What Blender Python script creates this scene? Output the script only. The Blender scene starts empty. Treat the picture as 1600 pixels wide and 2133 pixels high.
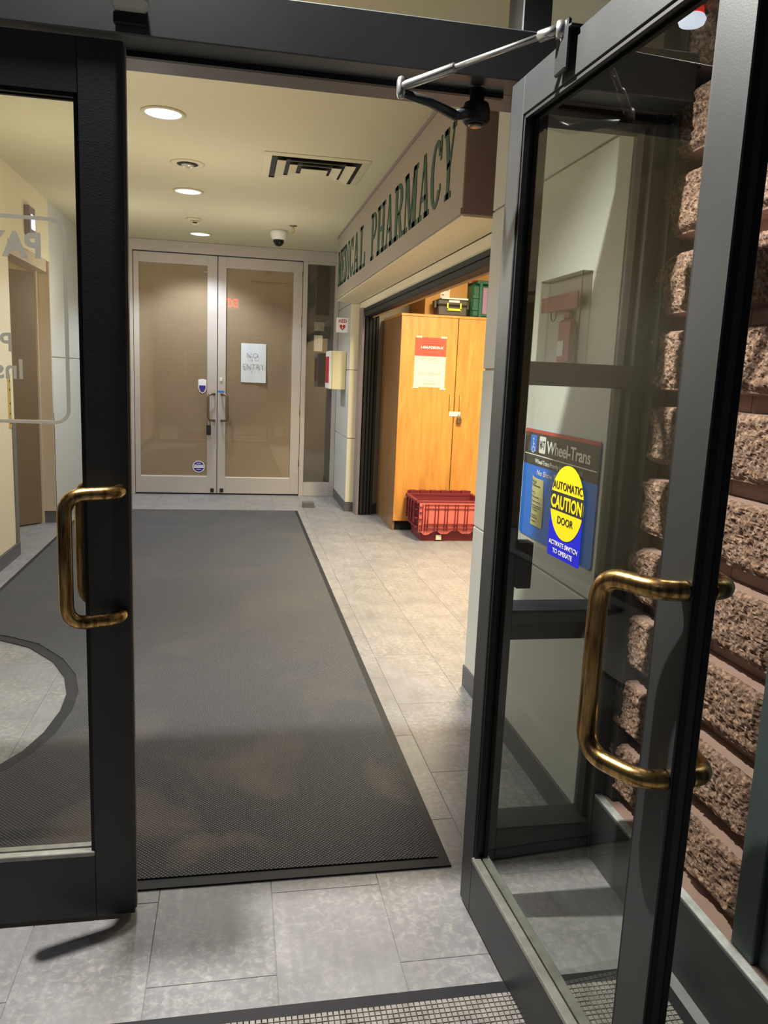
import bpy, bmesh, math, random
from mathutils import Matrix, Vector, noise
random.seed(7)
PI = math.pi
S = bpy.context.scene
C = S.collection

# ------------------------------------------------------------------ camera, world, exposure, area lights
cam_d = bpy.data.cameras.new('camera'); cam = bpy.data.objects.new('camera', cam_d); C.objects.link(cam)
yaw, pitch, roll = math.radians(11.001), math.radians(9.8895), math.radians(2.4459)
cy, sy, cp, sp = math.cos(yaw), math.sin(yaw), math.cos(pitch), math.sin(pitch)
fwd = Vector((sy * cp, cy * cp, -sp)); rt = Vector((cy, -sy, 0)); up = rt.cross(fwd)
r2 = math.cos(roll) * rt + math.sin(roll) * up; u2 = -math.sin(roll) * rt + math.cos(roll) * up
cam.matrix_world = Matrix(((r2.x, u2.x, -fwd.x, 0), (r2.y, u2.y, -fwd.y, 0), (r2.z, u2.z, -fwd.z, 1.45), (0, 0, 0, 1)))
cam_d.sensor_fit = 'HORIZONTAL'; cam_d.sensor_width = 36; cam_d.lens = 36 * 1625.37 / 1600
cam_d.clip_start = .02
S.camera = cam
S.view_settings.view_transform = 'Standard'; S.view_settings.look = 'None'
S.view_settings.gamma = 1; S.view_settings.use_curve_mapping = False
S.view_settings.exposure = 0.0
w = bpy.data.worlds.new('night_sky'); S.world = w; w.use_nodes = True
w.node_tree.nodes['Background'].inputs[0].default_value = (.14, .18, .30, 1)
w.node_tree.nodes['Background'].inputs[1].default_value = .12

def lin(c):
    return tuple(((v / 255) / 12.92 if v <= 10 else ((v / 255 + .055) / 1.055) ** 2.4) for v in c)

def light(name, kind, loc, power, col, size=.1, rot=(0, 0, 0), spot=None, blend=.5, size_y=None):
    d = bpy.data.lights.new(name, kind); o = bpy.data.objects.new(name, d); C.objects.link(o)
    o.location = loc; o.rotation_euler = rot; d.energy = power; d.color = col
    if kind == 'AREA':
        d.size = size
        if size_y: d.shape = 'RECTANGLE'; d.size_y = size_y
    else:
        d.shadow_soft_size = size
    if kind == 'SPOT': d.spot_size = math.radians(spot); d.spot_blend = blend
    return o

COOL = (.80, .88, 1.0); WARM = (1.0, .80, .42)
light('outside_downlight', 'SPOT', (-.27, 1.923, 2.93), 420, (1, .965, .91), .02, rot=(math.radians(-11), math.radians(-9), 0), spot=118, blend=.55)
light('outside_canopy_fill', 'SPOT', (-.9, -.3, 2.95), 5, (.9, .94, 1), .07, spot=150, blend=.5)  # weak added ambient fill behind the camera, without a fixture
for x, y, pw in ((-.402, 4.716, 80), (-.381, 6.636, 85), (-.375, 8.62, 105)):
    light('lobby_downlight', 'SPOT', (x, y, 2.775), pw, COOL, .07, spot=125, blend=.45)
light('lobby_downlight', 'SPOT', (-.42, 2.8, 2.775), 22, COOL, .07, spot=125, blend=.45)
for x, y, pw in ((-1.1, 3.6, 6), (-.4, 3.9, 5), (-1.1, 5.2, 8.5), (-.1, 5.6, 8.5), (-1.0, 7.4, 10), (.2, 7.4, 10)):
    light('lobby_fill', 'POINT', (x, y, 2.0), pw, (1.0, .94, .83), 0)  # added point fills to brighten the ceiling, no fixtures here
light('pharmacy_light', 'AREA', (1.9, 5.1, 2.72), 175, (1.0, .87, .60), .5, size_y=1.0)
light('alcove_lamp', 'POINT', (-2.3, 6.6, 2.3), 7, (1, .88, .6), 0)

# ------------------------------------------------------------------ materials
def nodes_of(m):
    return m.node_tree.nodes, m.node_tree.links

def mat(name, col, rough=.5, metal=0.0, var=0.0, scale=8.0, bump=0.0, bscale=60.0, coat=0.0, emit=None, estr=0.0, spec=.5, rnd=0.0, stretch=None):
    m = bpy.data.materials.new(name); m.use_nodes = True
    n, l = nodes_of(m); b = n['Principled BSDF']
    c = lin(col) if max(col) > 1.0 else col
    b.inputs['Base Color'].default_value = (*c, 1); b.inputs['Roughness'].default_value = rough
    b.inputs['Metallic'].default_value = metal; b.inputs['Coat Weight'].default_value = coat
    b.inputs['Specular IOR Level'].default_value = spec
    if emit:
        e = lin(emit) if max(emit) > 1.0 else emit
        b.inputs['Emission Color'].default_value = (*e, 1); b.inputs['Emission Strength'].default_value = estr
    if var or bump or rnd:
        tc = n.new('ShaderNodeTexCoord'); mp = n.new('ShaderNodeMapping'); l.new(tc.outputs['Object'], mp.inputs[0])
        if stretch: mp.inputs['Scale'].default_value = stretch
    if var or rnd:
        nz = n.new('ShaderNodeTexNoise'); nz.inputs['Scale'].default_value = scale; nz.inputs['Detail'].default_value = 6
        l.new(mp.outputs[0], nz.inputs['Vector'])
        mr = n.new('ShaderNodeMapRange'); mr.inputs['To Min'].default_value = 1 - var; mr.inputs['To Max'].default_value = 1 + var
        mr.inputs['From Min'].default_value = .3; mr.inputs['From Max'].default_value = .7
        l.new(nz.outputs['Fac'], mr.inputs['Value'])
        v = mr.outputs[0]
        if rnd:
            oi = n.new('ShaderNodeObjectInfo'); m2 = n.new('ShaderNodeMapRange'); l.new(oi.outputs['Random'], m2.inputs['Value'])
            m2.inputs['To Min'].default_value = 1 - rnd; m2.inputs['To Max'].default_value = 1 + rnd
            mm = n.new('ShaderNodeMath'); mm.operation = 'MULTIPLY'; l.new(v, mm.inputs[0]); l.new(m2.outputs[0], mm.inputs[1]); v = mm.outputs[0]
        vm = n.new('ShaderNodeVectorMath'); vm.operation = 'SCALE'; vm.inputs[0].default_value = c
        l.new(v, vm.inputs['Scale']); l.new(vm.outputs[0], b.inputs['Base Color'])
    if bump:
        nb = n.new('ShaderNodeTexNoise'); nb.inputs['Scale'].default_value = bscale; nb.inputs['Detail'].default_value = 5
        l.new(mp.outputs[0], nb.inputs['Vector'])
        bp = n.new('ShaderNodeBump'); bp.inputs['Strength'].default_value = bump; bp.inputs['Distance'].default_value = .01
        l.new(nb.outputs['Fac'], bp.inputs['Height']); l.new(bp.outputs[0], b.inputs['Normal'])
    return m

def glass_mat(name, tint, ior=1.5, extra=0.0):
    m = bpy.data.materials.new(name); m.use_nodes = True
    n, l = nodes_of(m); n.remove(n['Principled BSDF'])
    tr = n.new('ShaderNodeBsdfTransparent'); tr.inputs[0].default_value = (*tint, 1)
    gl = n.new('ShaderNodeBsdfGlossy'); gl.inputs['Roughness'].default_value = 0.0
    lw = n.new('ShaderNodeLayerWeight'); lw.inputs['Blend'].default_value = .5      # Facing = 1 - cos(view angle)
    mx = n.new('ShaderNodeMixShader')
    f0 = ((ior - 1) / (ior + 1)) ** 2
    pw = n.new('ShaderNodeMath'); pw.operation = 'POWER'; pw.inputs[1].default_value = 5.0
    m2 = n.new('ShaderNodeMath'); m2.operation = 'MULTIPLY_ADD'; m2.inputs[1].default_value = .6 * (1 - f0); m2.inputs[2].default_value = .6 * f0 + extra; m2.use_clamp = True
    l.new(lw.outputs['Facing'], pw.inputs[0]); l.new(pw.outputs[0], m2.inputs[0]); l.new(m2.outputs[0], mx.inputs[0])
    l.new(tr.outputs[0], mx.inputs[1]); l.new(gl.outputs[0], mx.inputs[2]); l.new(mx.outputs[0], n['Material Output'].inputs[0])
    return m

def floor_mat():
    m = mat('grey_slate_tile', (138, 137, 139), .42, var=.16, scale=6, rnd=.05, bump=.06, bscale=160)
    n, l = nodes_of(m); b = n['Principled BSDF']
    src = b.inputs['Base Color'].links[0].from_socket
    tc = n.new('ShaderNodeTexCoord'); geo = n.new('ShaderNodeNewGeometry')
    # pale scuffs and worn patches
    nz = n.new('ShaderNodeTexNoise'); nz.inputs['Scale'].default_value = 46; nz.inputs['Detail'].default_value = 10; nz.inputs['Roughness'].default_value = .68; nz.inputs['Distortion'].default_value = .5
    l.new(geo.outputs['Position'], nz.inputs['Vector'])
    rp = n.new('ShaderNodeValToRGB'); rp.color_ramp.elements[0].position = .46; rp.color_ramp.elements[1].position = .72
    l.new(nz.outputs['Fac'], rp.inputs[0])
    n2 = n.new('ShaderNodeTexNoise'); n2.inputs['Scale'].default_value = 2.2; n2.inputs['Detail'].default_value = 4
    l.new(geo.outputs['Position'], n2.inputs['Vector'])
    r2_ = n.new('ShaderNodeValToRGB'); r2_.color_ramp.elements[0].position = .30; r2_.color_ramp.elements[1].position = .55
    l.new(n2.outputs['Fac'], r2_.inputs[0])
    mu = n.new('ShaderNodeMath'); mu.operation = 'MULTIPLY'; l.new(rp.outputs[0], mu.inputs[0]); l.new(r2_.outputs[0], mu.inputs[1])
    mu2 = n.new('ShaderNodeMath'); mu2.operation = 'MULTIPLY'; mu2.inputs[1].default_value = .50; l.new(mu.outputs[0], mu2.inputs[0])
    mx = n.new('ShaderNodeMix'); mx.data_type = 'RGBA'; l.new(mu2.outputs[0], mx.inputs['Factor'])
    l.new(src, mx.inputs['A']); mx.inputs['B'].default_value = (*lin((205, 200, 188)), 1)
    # brushed streaks along the plank direction
    mp = n.new('ShaderNodeMapping'); mp.inputs['Scale'].default_value = (40, 3, 1); l.new(geo.outputs['Position'], mp.inputs[0])
    n3 = n.new('ShaderNodeTexNoise'); n3.inputs['Scale'].default_value = 1.0; l.new(mp.outputs[0], n3.inputs['Vector'])
    r3 = n.new('ShaderNodeMapRange'); r3.inputs['From Min'].default_value = .3; r3.inputs['From Max'].default_value = .7; r3.inputs['To Min'].default_value = .93; r3.inputs['To Max'].default_value = 1.06
    l.new(n3.outputs['Fac'], r3.inputs['Value'])
    vs = n.new('ShaderNodeVectorMath'); vs.operation = 'SCALE'; l.new(mx.outputs['Result'], vs.inputs[0]); l.new(r3.outputs[0], vs.inputs['Scale'])
    l.new(vs.outputs[0], b.inputs['Base Color'])
    return m

def mat_carpet():
    m = bpy.data.materials.new('charcoal_waffle_mat'); m.use_nodes = True
    n, l = nodes_of(m); b = n['Principled BSDF']; b.inputs['Roughness'].default_value = .8; b.inputs['Specular IOR Level'].default_value = .25
    geo = n.new('ShaderNodeNewGeometry'); mp = n.new('ShaderNodeMapping'); mp.inputs['Rotation'].default_value = (0, 0, PI / 4)
    mp.inputs['Scale'].default_value = (110, 110, 110); l.new(geo.outputs['Position'], mp.inputs[0])
    vo = n.new('ShaderNodeTexVoronoi'); vo.inputs['Scale'].default_value = 1.0; vo.inputs['Randomness'].default_value = 0.0; vo.distance = 'CHEBYCHEV'
    l.new(mp.outputs[0], vo.inputs['Vector'])
    rp = n.new('ShaderNodeValToRGB'); rp.color_ramp.elements[0].position = .22; rp.color_ramp.elements[1].position = .42
    rp.color_ramp.elements[0].color = (1, 1, 1, 1); rp.color_ramp.elements[1].color = (0, 0, 0, 1)
    l.new(vo.outputs['Distance'], rp.inputs[0])
    dirt = n.new('ShaderNodeTexNoise'); dirt.inputs['Scale'].default_value = 1.7; dirt.inputs['Detail'].default_value = 7; dirt.inputs['Distortion'].default_value = .6
    l.new(geo.outputs['Position'], dirt.inputs['Vector'])
    rd = n.new('ShaderNodeValToRGB'); rd.color_ramp.elements[0].position = .5; rd.color_ramp.elements[1].position = .68; l.new(dirt.outputs['Fac'], rd.inputs[0])
    fine = n.new('ShaderNodeTexNoise'); fine.inputs['Scale'].default_value = 260; fine.inputs['Detail'].default_value = 3; l.new(geo.outputs['Position'], fine.inputs['Vector'])
    rf = n.new('ShaderNodeValToRGB'); rf.color_ramp.elements[0].position = .66; rf.color_ramp.elements[1].position = .72; l.new(fine.outputs['Fac'], rf.inputs[0])
    # dusty worn trail nearest the door
    sx = n.new('ShaderNodeSeparateXYZ'); l.new(geo.outputs['Position'], sx.inputs[0])
    cm = n.new('ShaderNodeMix'); cm.data_type = 'RGBA'; cm.inputs['A'].default_value = (*lin((50, 51, 55)), 1); cm.inputs['B'].default_value = (*lin((120, 121, 124)), 1)
    l.new(rp.outputs[0], cm.inputs['Factor'])
    c2 = n.new('ShaderNodeMix'); c2.data_type = 'RGBA'; l.new(cm.outputs['Result'], c2.inputs['A']); c2.inputs['B'].default_value = (*lin((146, 132, 120)), 1)
    md = n.new('ShaderNodeMath'); md.operation = 'MULTIPLY'; l.new(rd.outputs[0], md.inputs[0]); mrd = n.new('ShaderNodeMapRange'); mrd.inputs['From Min'].default_value = 2.15; mrd.inputs['From Max'].default_value = 3.4; mrd.inputs['To Min'].default_value = .75; mrd.inputs['To Max'].default_value = .10; l.new(sx.outputs['Y'], mrd.inputs['Value']); l.new(mrd.outputs[0], md.inputs[1])
    l.new(md.outputs[0], c2.inputs['Factor'])
    c3 = n.new('ShaderNodeMix'); c3.data_type = 'RGBA'; l.new(c2.outputs['Result'], c3.inputs['A']); c3.inputs['B'].default_value = (*lin((190, 188, 180)), 1)
    mf = n.new('ShaderNodeMath'); mf.operation = 'MULTIPLY'; l.new(rf.outputs[0], mf.inputs[0]); mf.inputs[1].default_value = .5
    l.new(mf.outputs[0], c3.inputs['Factor']); l.new(c3.outputs['Result'], b.inputs['Base Color'])
    bp = n.new('ShaderNodeBump'); bp.inputs['Strength'].default_value = .9; bp.inputs['Distance'].default_value = .003
    l.new(rp.outputs[0], bp.inputs['Height']); l.new(bp.outputs[0], b.inputs['Normal'])
    return m

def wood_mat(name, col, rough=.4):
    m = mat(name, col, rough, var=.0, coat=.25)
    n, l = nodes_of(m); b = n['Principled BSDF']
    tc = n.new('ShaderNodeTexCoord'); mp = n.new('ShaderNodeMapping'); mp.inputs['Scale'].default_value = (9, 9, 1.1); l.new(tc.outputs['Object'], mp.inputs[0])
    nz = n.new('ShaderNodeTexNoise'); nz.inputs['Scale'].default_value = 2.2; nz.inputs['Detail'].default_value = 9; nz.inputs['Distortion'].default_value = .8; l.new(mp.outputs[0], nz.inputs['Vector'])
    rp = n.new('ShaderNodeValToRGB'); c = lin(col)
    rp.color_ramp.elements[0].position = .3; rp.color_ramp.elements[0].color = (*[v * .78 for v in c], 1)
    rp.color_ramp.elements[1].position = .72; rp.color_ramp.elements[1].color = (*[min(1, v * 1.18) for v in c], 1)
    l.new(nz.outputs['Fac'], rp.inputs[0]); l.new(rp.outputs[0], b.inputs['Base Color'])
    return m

def frost_mat():
    m = mat('frosted_vinyl', (245, 245, 240), .6)
    n, l = nodes_of(m); b = n['Principled BSDF']
    tr = n.new('ShaderNodeBsdfTranslucent'); tr.inputs[0].default_value = (.97, .97, .93, 1)
    mx = n.new('ShaderNodeMixShader'); mx.inputs[0].default_value = .65
    l.new(b.outputs[0], mx.inputs[1]); l.new(tr.outputs[0], mx.inputs[2]); l.new(mx.outputs[0], n['Material Output'].inputs[0])
    return m

def bronze_mat():
    m = mat('aged_bronze', (150, 108, 52), .26, metal=1.0)
    n, l = nodes_of(m); b = n['Principled BSDF']
    tc = n.new('ShaderNodeTexCoord'); mp = n.new('ShaderNodeMapping'); mp.inputs['Scale'].default_value = (60, 60, 7); l.new(tc.outputs['Object'], mp.inputs[0])
    nz = n.new('ShaderNodeTexNoise'); nz.inputs['Scale'].default_value = 1.6; nz.inputs['Detail'].default_value = 6; l.new(mp.outputs[0], nz.inputs['Vector'])
    rp = n.new('ShaderNodeValToRGB')
    rp.color_ramp.elements[0].position = .32; rp.color_ramp.elements[0].color = (*lin((92, 66, 40)), 1)
    rp.color_ramp.elements[1].position = .62; rp.color_ramp.elements[1].color = (*lin((205, 168, 108)), 1)
    l.new(nz.outputs['Fac'], rp.inputs[0]); l.new(rp.outputs[0], b.inputs['Base Color'])
    mr = n.new('ShaderNodeMapRange'); mr.inputs['To Min'].default_value = .36; mr.inputs['To Max'].default_value = .2; l.new(nz.outputs['Fac'], mr.inputs['Value']); l.new(mr.outputs[0], b.inputs['Roughness'])
    return m

def stone_mat():
    m = bpy.data.materials.new('split_face_block'); m.use_nodes = True
    n, l = nodes_of(m); b = n['Principled BSDF']; b.inputs['Roughness'].default_value = .85; b.inputs['Specular IOR Level'].default_value = .3
    geo = n.new('ShaderNodeNewGeometry')
    nz = n.new('ShaderNodeTexNoise'); nz.inputs['Scale'].default_value = 95; nz.inputs['Detail'].default_value = 6; l.new(geo.outputs['Position'], nz.inputs['Vector'])
    rp = n.new('ShaderNodeValToRGB'); e = rp.color_ramp.elements
    e[0].position = .3; e[0].color = (*lin((88, 68, 57)), 1); e[1].position = .7; e[1].color = (*lin((178, 149, 127)), 1)
    k = e.new(.5); k.color = (*lin((133, 106, 90)), 1)
    l.new(nz.outputs['Fac'], rp.inputs[0]); l.new(rp.outputs[0], b.inputs['Base Color'])
    n2 = n.new('ShaderNodeTexNoise'); n2.inputs['Scale'].default_value = 160; n2.inputs['Detail'].default_value = 4; l.new(geo.outputs['Position'], n2.inputs['Vector'])
    bp = n.new('ShaderNodeBump'); bp.inputs['Strength'].default_value = .55; bp.inputs['Distance'].default_value = .004
    l.new(n2.outputs['Fac'], bp.inputs['Height']); l.new(bp.outputs[0], b.inputs['Normal'])
    return m

M = dict(
    tile=floor_mat(), mat=mat_carpet(), grout=mat('pale_tile_joint', (150, 148, 144), .8),
    rubber=mat('black_rubber_edge', (40, 40, 43), .62, spec=.3, var=.12, scale=14),
    nub=mat('dusty_rubber_nub', (150, 145, 138), .6, var=.22, scale=30),
    nubbase=mat('black_rubber_base', (40, 40, 42), .7),
    bronze_frame=mat('dark_bronze_aluminium', (58, 60, 61), .42, metal=.25, var=.06, scale=12, bump=.03, bscale=300),
    lit_header_frame=mat('light_lifted_header_aluminium', (82, 86, 87), .42, metal=.2, var=.06, scale=12),  # same aluminium as the leaves, paler to paint in light on the header
    gasket=mat('black_gasket', (14, 14, 16), .6),
    inner_frame=mat('brown_grey_aluminium', (118, 108, 104), .5),
    bead=mat('worn_aluminium_bead', (150, 150, 142), .38, metal=.5, var=.2, scale=30),
    silver=mat('brushed_silver', (190, 190, 188), .28, metal=.9),
    darkarm=mat('dark_steel_arm', (70, 74, 74), .4, metal=.7),
    brassdark=bronze_mat(),
    ceiling=mat('cream_ceiling_paint', (206, 200, 170), .85, bump=.05, bscale=120),
    beige=mat('beige_wall_paint', (196, 180, 156), .6),
    yellow=mat('cream_wall_panel', (226, 217, 188), .55),
    white=mat('pale_grey_wall_panel', (200, 202, 196), .5),
    mauve=mat('grey_mauve_paint', (140, 126, 126), .6),
    sign_face=mat('pale_stone_sign_board', (160, 150, 134), .6),
    baseb=mat('dark_grey_vinyl_base', (92, 92, 94), .55),
    green=mat('dark_green_lettering', (36, 74, 58), .6),
    alu=mat('pale_satin_aluminium', (196, 190, 184), .36, metal=.35, var=.03, scale=6),
    paper_brown=mat('brown_kraft_paper', (160, 141, 112), .75, var=.05, scale=3, bump=.12, bscale=7),
    dark_paper=mat('dark_brown_paper', (74, 68, 54), .6, var=.1, scale=3),
    paper=mat('white_paper', (214, 220, 222), .7), cream_paper=mat('cream_paper', (236, 230, 204), .7),
    red_paper=mat('coral_red_print', (226, 84, 66), .6),
    ink=mat('black_ink', (34, 34, 38), .7), pencil=mat('grey_marker_ink', (84, 92, 98), .7), faint=mat('grey_print', (150, 146, 130), .7),
    white_ink=mat('white_print', (242, 242, 242), .5),
    wood=wood_mat('golden_oak_veneer', (212, 146, 70)), wood_shaded=wood_mat('shade_darkened_oak', (146, 108, 66)),  # side veneer darkened to paint in the shade on the cupboard side
    brass=mat('small_brass_pull', (214, 182, 104), .35, metal=.35),
    black=mat('matt_black', (18, 18, 19), .7), black_gloss=mat('black_smoked_dome', (10, 10, 12), .08),
    white_plastic=mat('white_plastic', (226, 224, 216), .45), cream_metal=mat('cream_painted_metal', (232, 222, 180), .45),
    card=mat('cardboard', (196, 148, 88), .8, var=.05, scale=4), card_dark=mat('brown_cardboard', (140, 100, 60), .8),
    toolbox=mat('dark_grey_plastic', (70, 66, 58), .5), lime=mat('yellow_green_latch', (214, 220, 60), .5),
    tote=mat('green_plastic_tote', (34, 92, 72), .45), purple=mat('purple_paper', (150, 120, 156), .6),
    crate=mat('coral_red_plastic_lid', (224, 116, 102), .5), crate_dark=mat('dark_red_plastic', (118, 32, 42), .5),
    blue=mat('bright_blue_print', (14, 122, 240), .4), deep_blue=mat('deep_blue_print', (16, 26, 200), .4), pale_blue=mat('pale_blue_print', (84, 122, 214), .4),
    sign_dark=mat('charcoal_print', (58, 54, 48), .4), sign_red=mat('red_print', (196, 66, 58), .4), aed_red=mat('dark_red_print', (176, 26, 36), .5),
    yellow_print=mat('yellow_print', (240, 218, 10), .4), note=mat('pale_yellow_note', (212, 204, 140), .6),
    navy=mat('purple_print', (52, 40, 140), .4), frost=frost_mat(),
    ext_red=mat('red_extinguisher', (170, 42, 34), .5),
    kerb=mat('dark_grey_metal_cladding', (52, 54, 55), .5, metal=.1, var=.08, scale=5), kerb_top=mat('worn_white_ledge', (190, 192, 190), .6, var=.25, scale=25, bump=.2, bscale=60),
    stone=stone_mat(), mortar=mat('pink_brown_mortar', (158, 130, 117), .8, var=.06, scale=20),
    mullion=mat('grey_green_aluminium', (76, 88, 88), .42, metal=.3),
    brown_door=mat('brown_painted_door', (112, 96, 72), .55),
    guard=mat('grey_corner_guard', (112, 110, 106), .5),
    steel=mat('satin_steel', (128, 112, 92), .32, metal=.8),
    glow=mat('lit_lens', (255, 255, 255), .4, emit=(206, 222, 255), estr=1.5),
    lens=mat('white_lamp_lens', (250, 250, 255), .3, emit=(225, 232, 255), estr=.9),
    redglow=mat('red_lit_letters', (255, 40, 30), .4, emit=(255, 30, 24), estr=14.0),
    redlens=mat('red_lens', (230, 50, 40), .3, emit=(230, 40, 30), estr=.5),
    glass_door=glass_mat('green_grey_door_glass', (.925, .94, .915)), glass=glass_mat('clear_pane', (.97, .98, .97)),
    glass_back=glass_mat('back_door_glass', (.99, .985, .98), 1.55, .035), acrylic=glass_mat('clear_acrylic', (.975, .965, .955), 1.45, .01),
)

# ------------------------------------------------------------------ geometry helpers
MW = {}                                     # world matrix of every object we make

class MB:
    def __init__(s): s.bm = bmesh.new()
    def box(s, x0, x1, y0, y1, z0, z1, bev=0.0, rot=None):
        n0 = len(s.bm.verts)
        r = bmesh.ops.create_cube(s.bm, size=1)
        vs = r['verts']
        for v in vs:
            v.co = Vector(((x0 + x1) / 2 + v.co.x * (x1 - x0), (y0 + y1) / 2 + v.co.y * (y1 - y0), (z0 + z1) / 2 + v.co.z * (z1 - z0)))
        if bev:
            es = list({e for v in vs for e in v.link_edges})
            bmesh.ops.bevel(s.bm, geom=es, offset=bev, segments=1, affect='EDGES', profile=.5)
        return s
    def tube(s, pts, r, seg=16, cap=True):
        pts = [Vector(p) for p in pts]; rings = []
        t0 = (pts[1] - pts[0]).normalized(); a = Vector((0, 0, 1)) if abs(t0.z) < .9 else Vector((1, 0, 0))
        nrm = t0.cross(a).normalized()
        for i, p in enumerate(pts):
            t = (pts[min(i + 1, len(pts) - 1)] - pts[max(i - 1, 0)]).normalized()
            nrm = (nrm - t * nrm.dot(t)).normalized(); bn = t.cross(nrm)
            rr = r[i] if isinstance(r, (list, tuple)) else r
            rings.append([s.bm.verts.new(p + nrm * math.cos(k * 2 * PI / seg) * rr + bn * math.sin(k * 2 * PI / seg) * rr) for k in range(seg)])
        for i in range(len(rings) - 1):
            for k in range(seg):
                f = s.bm.faces.new((rings[i][k], rings[i][(k + 1) % seg], rings[i + 1][(k + 1) % seg], rings[i + 1][k])); f.smooth = True
        if cap:
            s.bm.faces.new(list(reversed(rings[0]))); s.bm.faces.new(rings[-1])
        return s
    def lathe(s, prof, c=(0, 0, 0), axis='z', seg=32):
        c = Vector(c); rings = []
        for r, h in prof:
            ring = []
            for k in range(seg):
                a = k * 2 * PI / seg; x, y = math.cos(a) * r, math.sin(a) * r
                d = {'z': (x, y, h), 'x': (h, x, y), 'y': (x, h, y)}[axis]
                ring.append(s.bm.verts.new(c + Vector(d)))
            rings.append(ring)
        for i in range(len(rings) - 1):
            for k in range(seg):
                f = s.bm.faces.new((rings[i][k], rings[i][(k + 1) % seg], rings[i + 1][(k + 1) % seg], rings[i + 1][k])); f.smooth = True
        s.bm.faces.new(rings[0]); s.bm.faces.new(rings[-1])
        bmesh.ops.recalc_face_normals(s.bm, faces=s.bm.faces)
        return s
    def prism(s, poly, fn, d0, d1):
        """poly: 2D points; fn(u, v, d) -> 3D point"""
        a = [s.bm.verts.new(fn(u, v, d0)) for u, v in poly]; b = [s.bm.verts.new(fn(u, v, d1)) for u, v in poly]
        n = len(poly)
        s.bm.faces.new(a); s.bm.faces.new(list(reversed(b)))
        for i in range(n): s.bm.faces.new((a[i], b[i], b[(i + 1) % n], a[(i + 1) % n]))
        bmesh.ops.recalc_face_normals(s.bm, faces=s.bm.faces)
        return s

def props(o, label=None, cat=None, group=None, kind=None):
    if label: o['label'] = label
    if cat: o['category'] = cat
    if group: o['group'] = group
    if kind: o['kind'] = kind
    return o

def thing(name, label, cat, loc=(0, 0, 0), rz=0.0, group=None, kind=None):
    o = bpy.data.objects.new(name, None); C.objects.link(o); o.empty_display_size = .1
    o.location = loc; o.rotation_euler = (0, 0, rz)
    MW[o.name] = Matrix.Translation(Vector(loc)) @ Matrix.Rotation(rz, 4, 'Z')
    return props(o, label, cat, group, kind)

def put(name, mb, m, parent=None, label=None, cat=None, group=None, kind=None, local=False, origin=None):
    """links mb as ONE mesh object; coordinates are world ones unless local"""
    bm = mb.bm if isinstance(mb, MB) else mb
    if parent is not None:
        mw = MW[parent.name].copy()
        if not local: bm.transform(mw.inverted())
    else:
        mw = Matrix.Identity(4)
        if origin is None and bm.verts:
            xs = [v.co for v in bm.verts]
            origin = (sum(v.x for v in xs) / len(xs), sum(v.y for v in xs) / len(xs), min(v.z for v in xs))
        if origin is not None:
            mw = Matrix.Translation(Vector(origin)); bm.transform(mw.inverted())
    me = bpy.data.meshes.new(name); bm.to_mesh(me); bm.free(); me.materials.append(M[m] if isinstance(m, str) else m)
    o = bpy.data.objects.new(name, me); C.objects.link(o)
    if parent is not None: o.parent = parent
    else: o.matrix_world = mw
    MW[o.name] = mw
    return props(o, label, cat, group, kind)

def copy_tree(o, loc=None, parent=None, label=None):
    c = o.copy(); C.objects.link(c)
    if parent is not None: c.parent = parent
    if loc is not None: c.location = loc; MW[c.name] = Matrix.Translation(Vector(loc))
    if label: c['label'] = label
    for ch in list(o.children): copy_tree(ch, parent=c)
    return c

def B(*a, bev=0.0): return MB().box(*a, bev=bev)

def text_bm(txt, height, fn, depth=.0006, sx=1.0, align='LEFT', bold=0.0, spacing=1.0, font_h=.729, width=None):
    """text as thin solid letters; fn(u, v, d) places them; height = capital height"""
    cu = bpy.data.curves.new('t', 'FONT'); cu.body = txt; cu.align_x = align; cu.extrude = .5; cu.offset = bold; cu.space_character = spacing
    cu.resolution_u = 3
    ob = bpy.data.objects.new('t', cu); C.objects.link(ob)
    dg = bpy.context.evaluated_depsgraph_get(); ev = ob.evaluated_get(dg); me = ev.to_mesh()
    bm = bmesh.new(); bm.from_mesh(me); ev.to_mesh_clear()
    bpy.data.objects.remove(ob); bpy.data.curves.remove(cu)
    k = height / font_h
    if width:
        xs = [v.co.x for v in bm.verts]; w0 = max(xs) - min(xs); sx = width / (w0 * k)
    for v in bm.verts:
        v.co = Vector(fn(v.co.x * k * sx, v.co.y * k, (v.co.z + .5) * depth))
    return bm

def put_bm(name, bm, m, parent, local=False, **k):
    mb = MB.__new__(MB); mb.bm = bm
    return put(name, mb, m, parent, local=local, **k)

def ring_pts(cx, cy, r, n, a0=0, a1=2 * PI):
    return [(cx + r * math.cos(a0 + (a1 - a0) * i / n), cy + r * math.sin(a0 + (a1 - a0) * i / n)) for i in range(n)]

def rrect(u0, u1, v0, v1, r, n=5):
    p = []
    for cx, cy_, a in ((u1 - r, v1 - r, 0), (u0 + r, v1 - r, PI / 2), (u0 + r, v0 + r, PI), (u1 - r, v0 + r, 1.5 * PI)):
        p += [(cx + r * math.cos(a + k * PI / 2 / n), cy_ + r * math.sin(a + k * PI / 2 / n)) for k in range(n + 1)]
    return p

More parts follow.
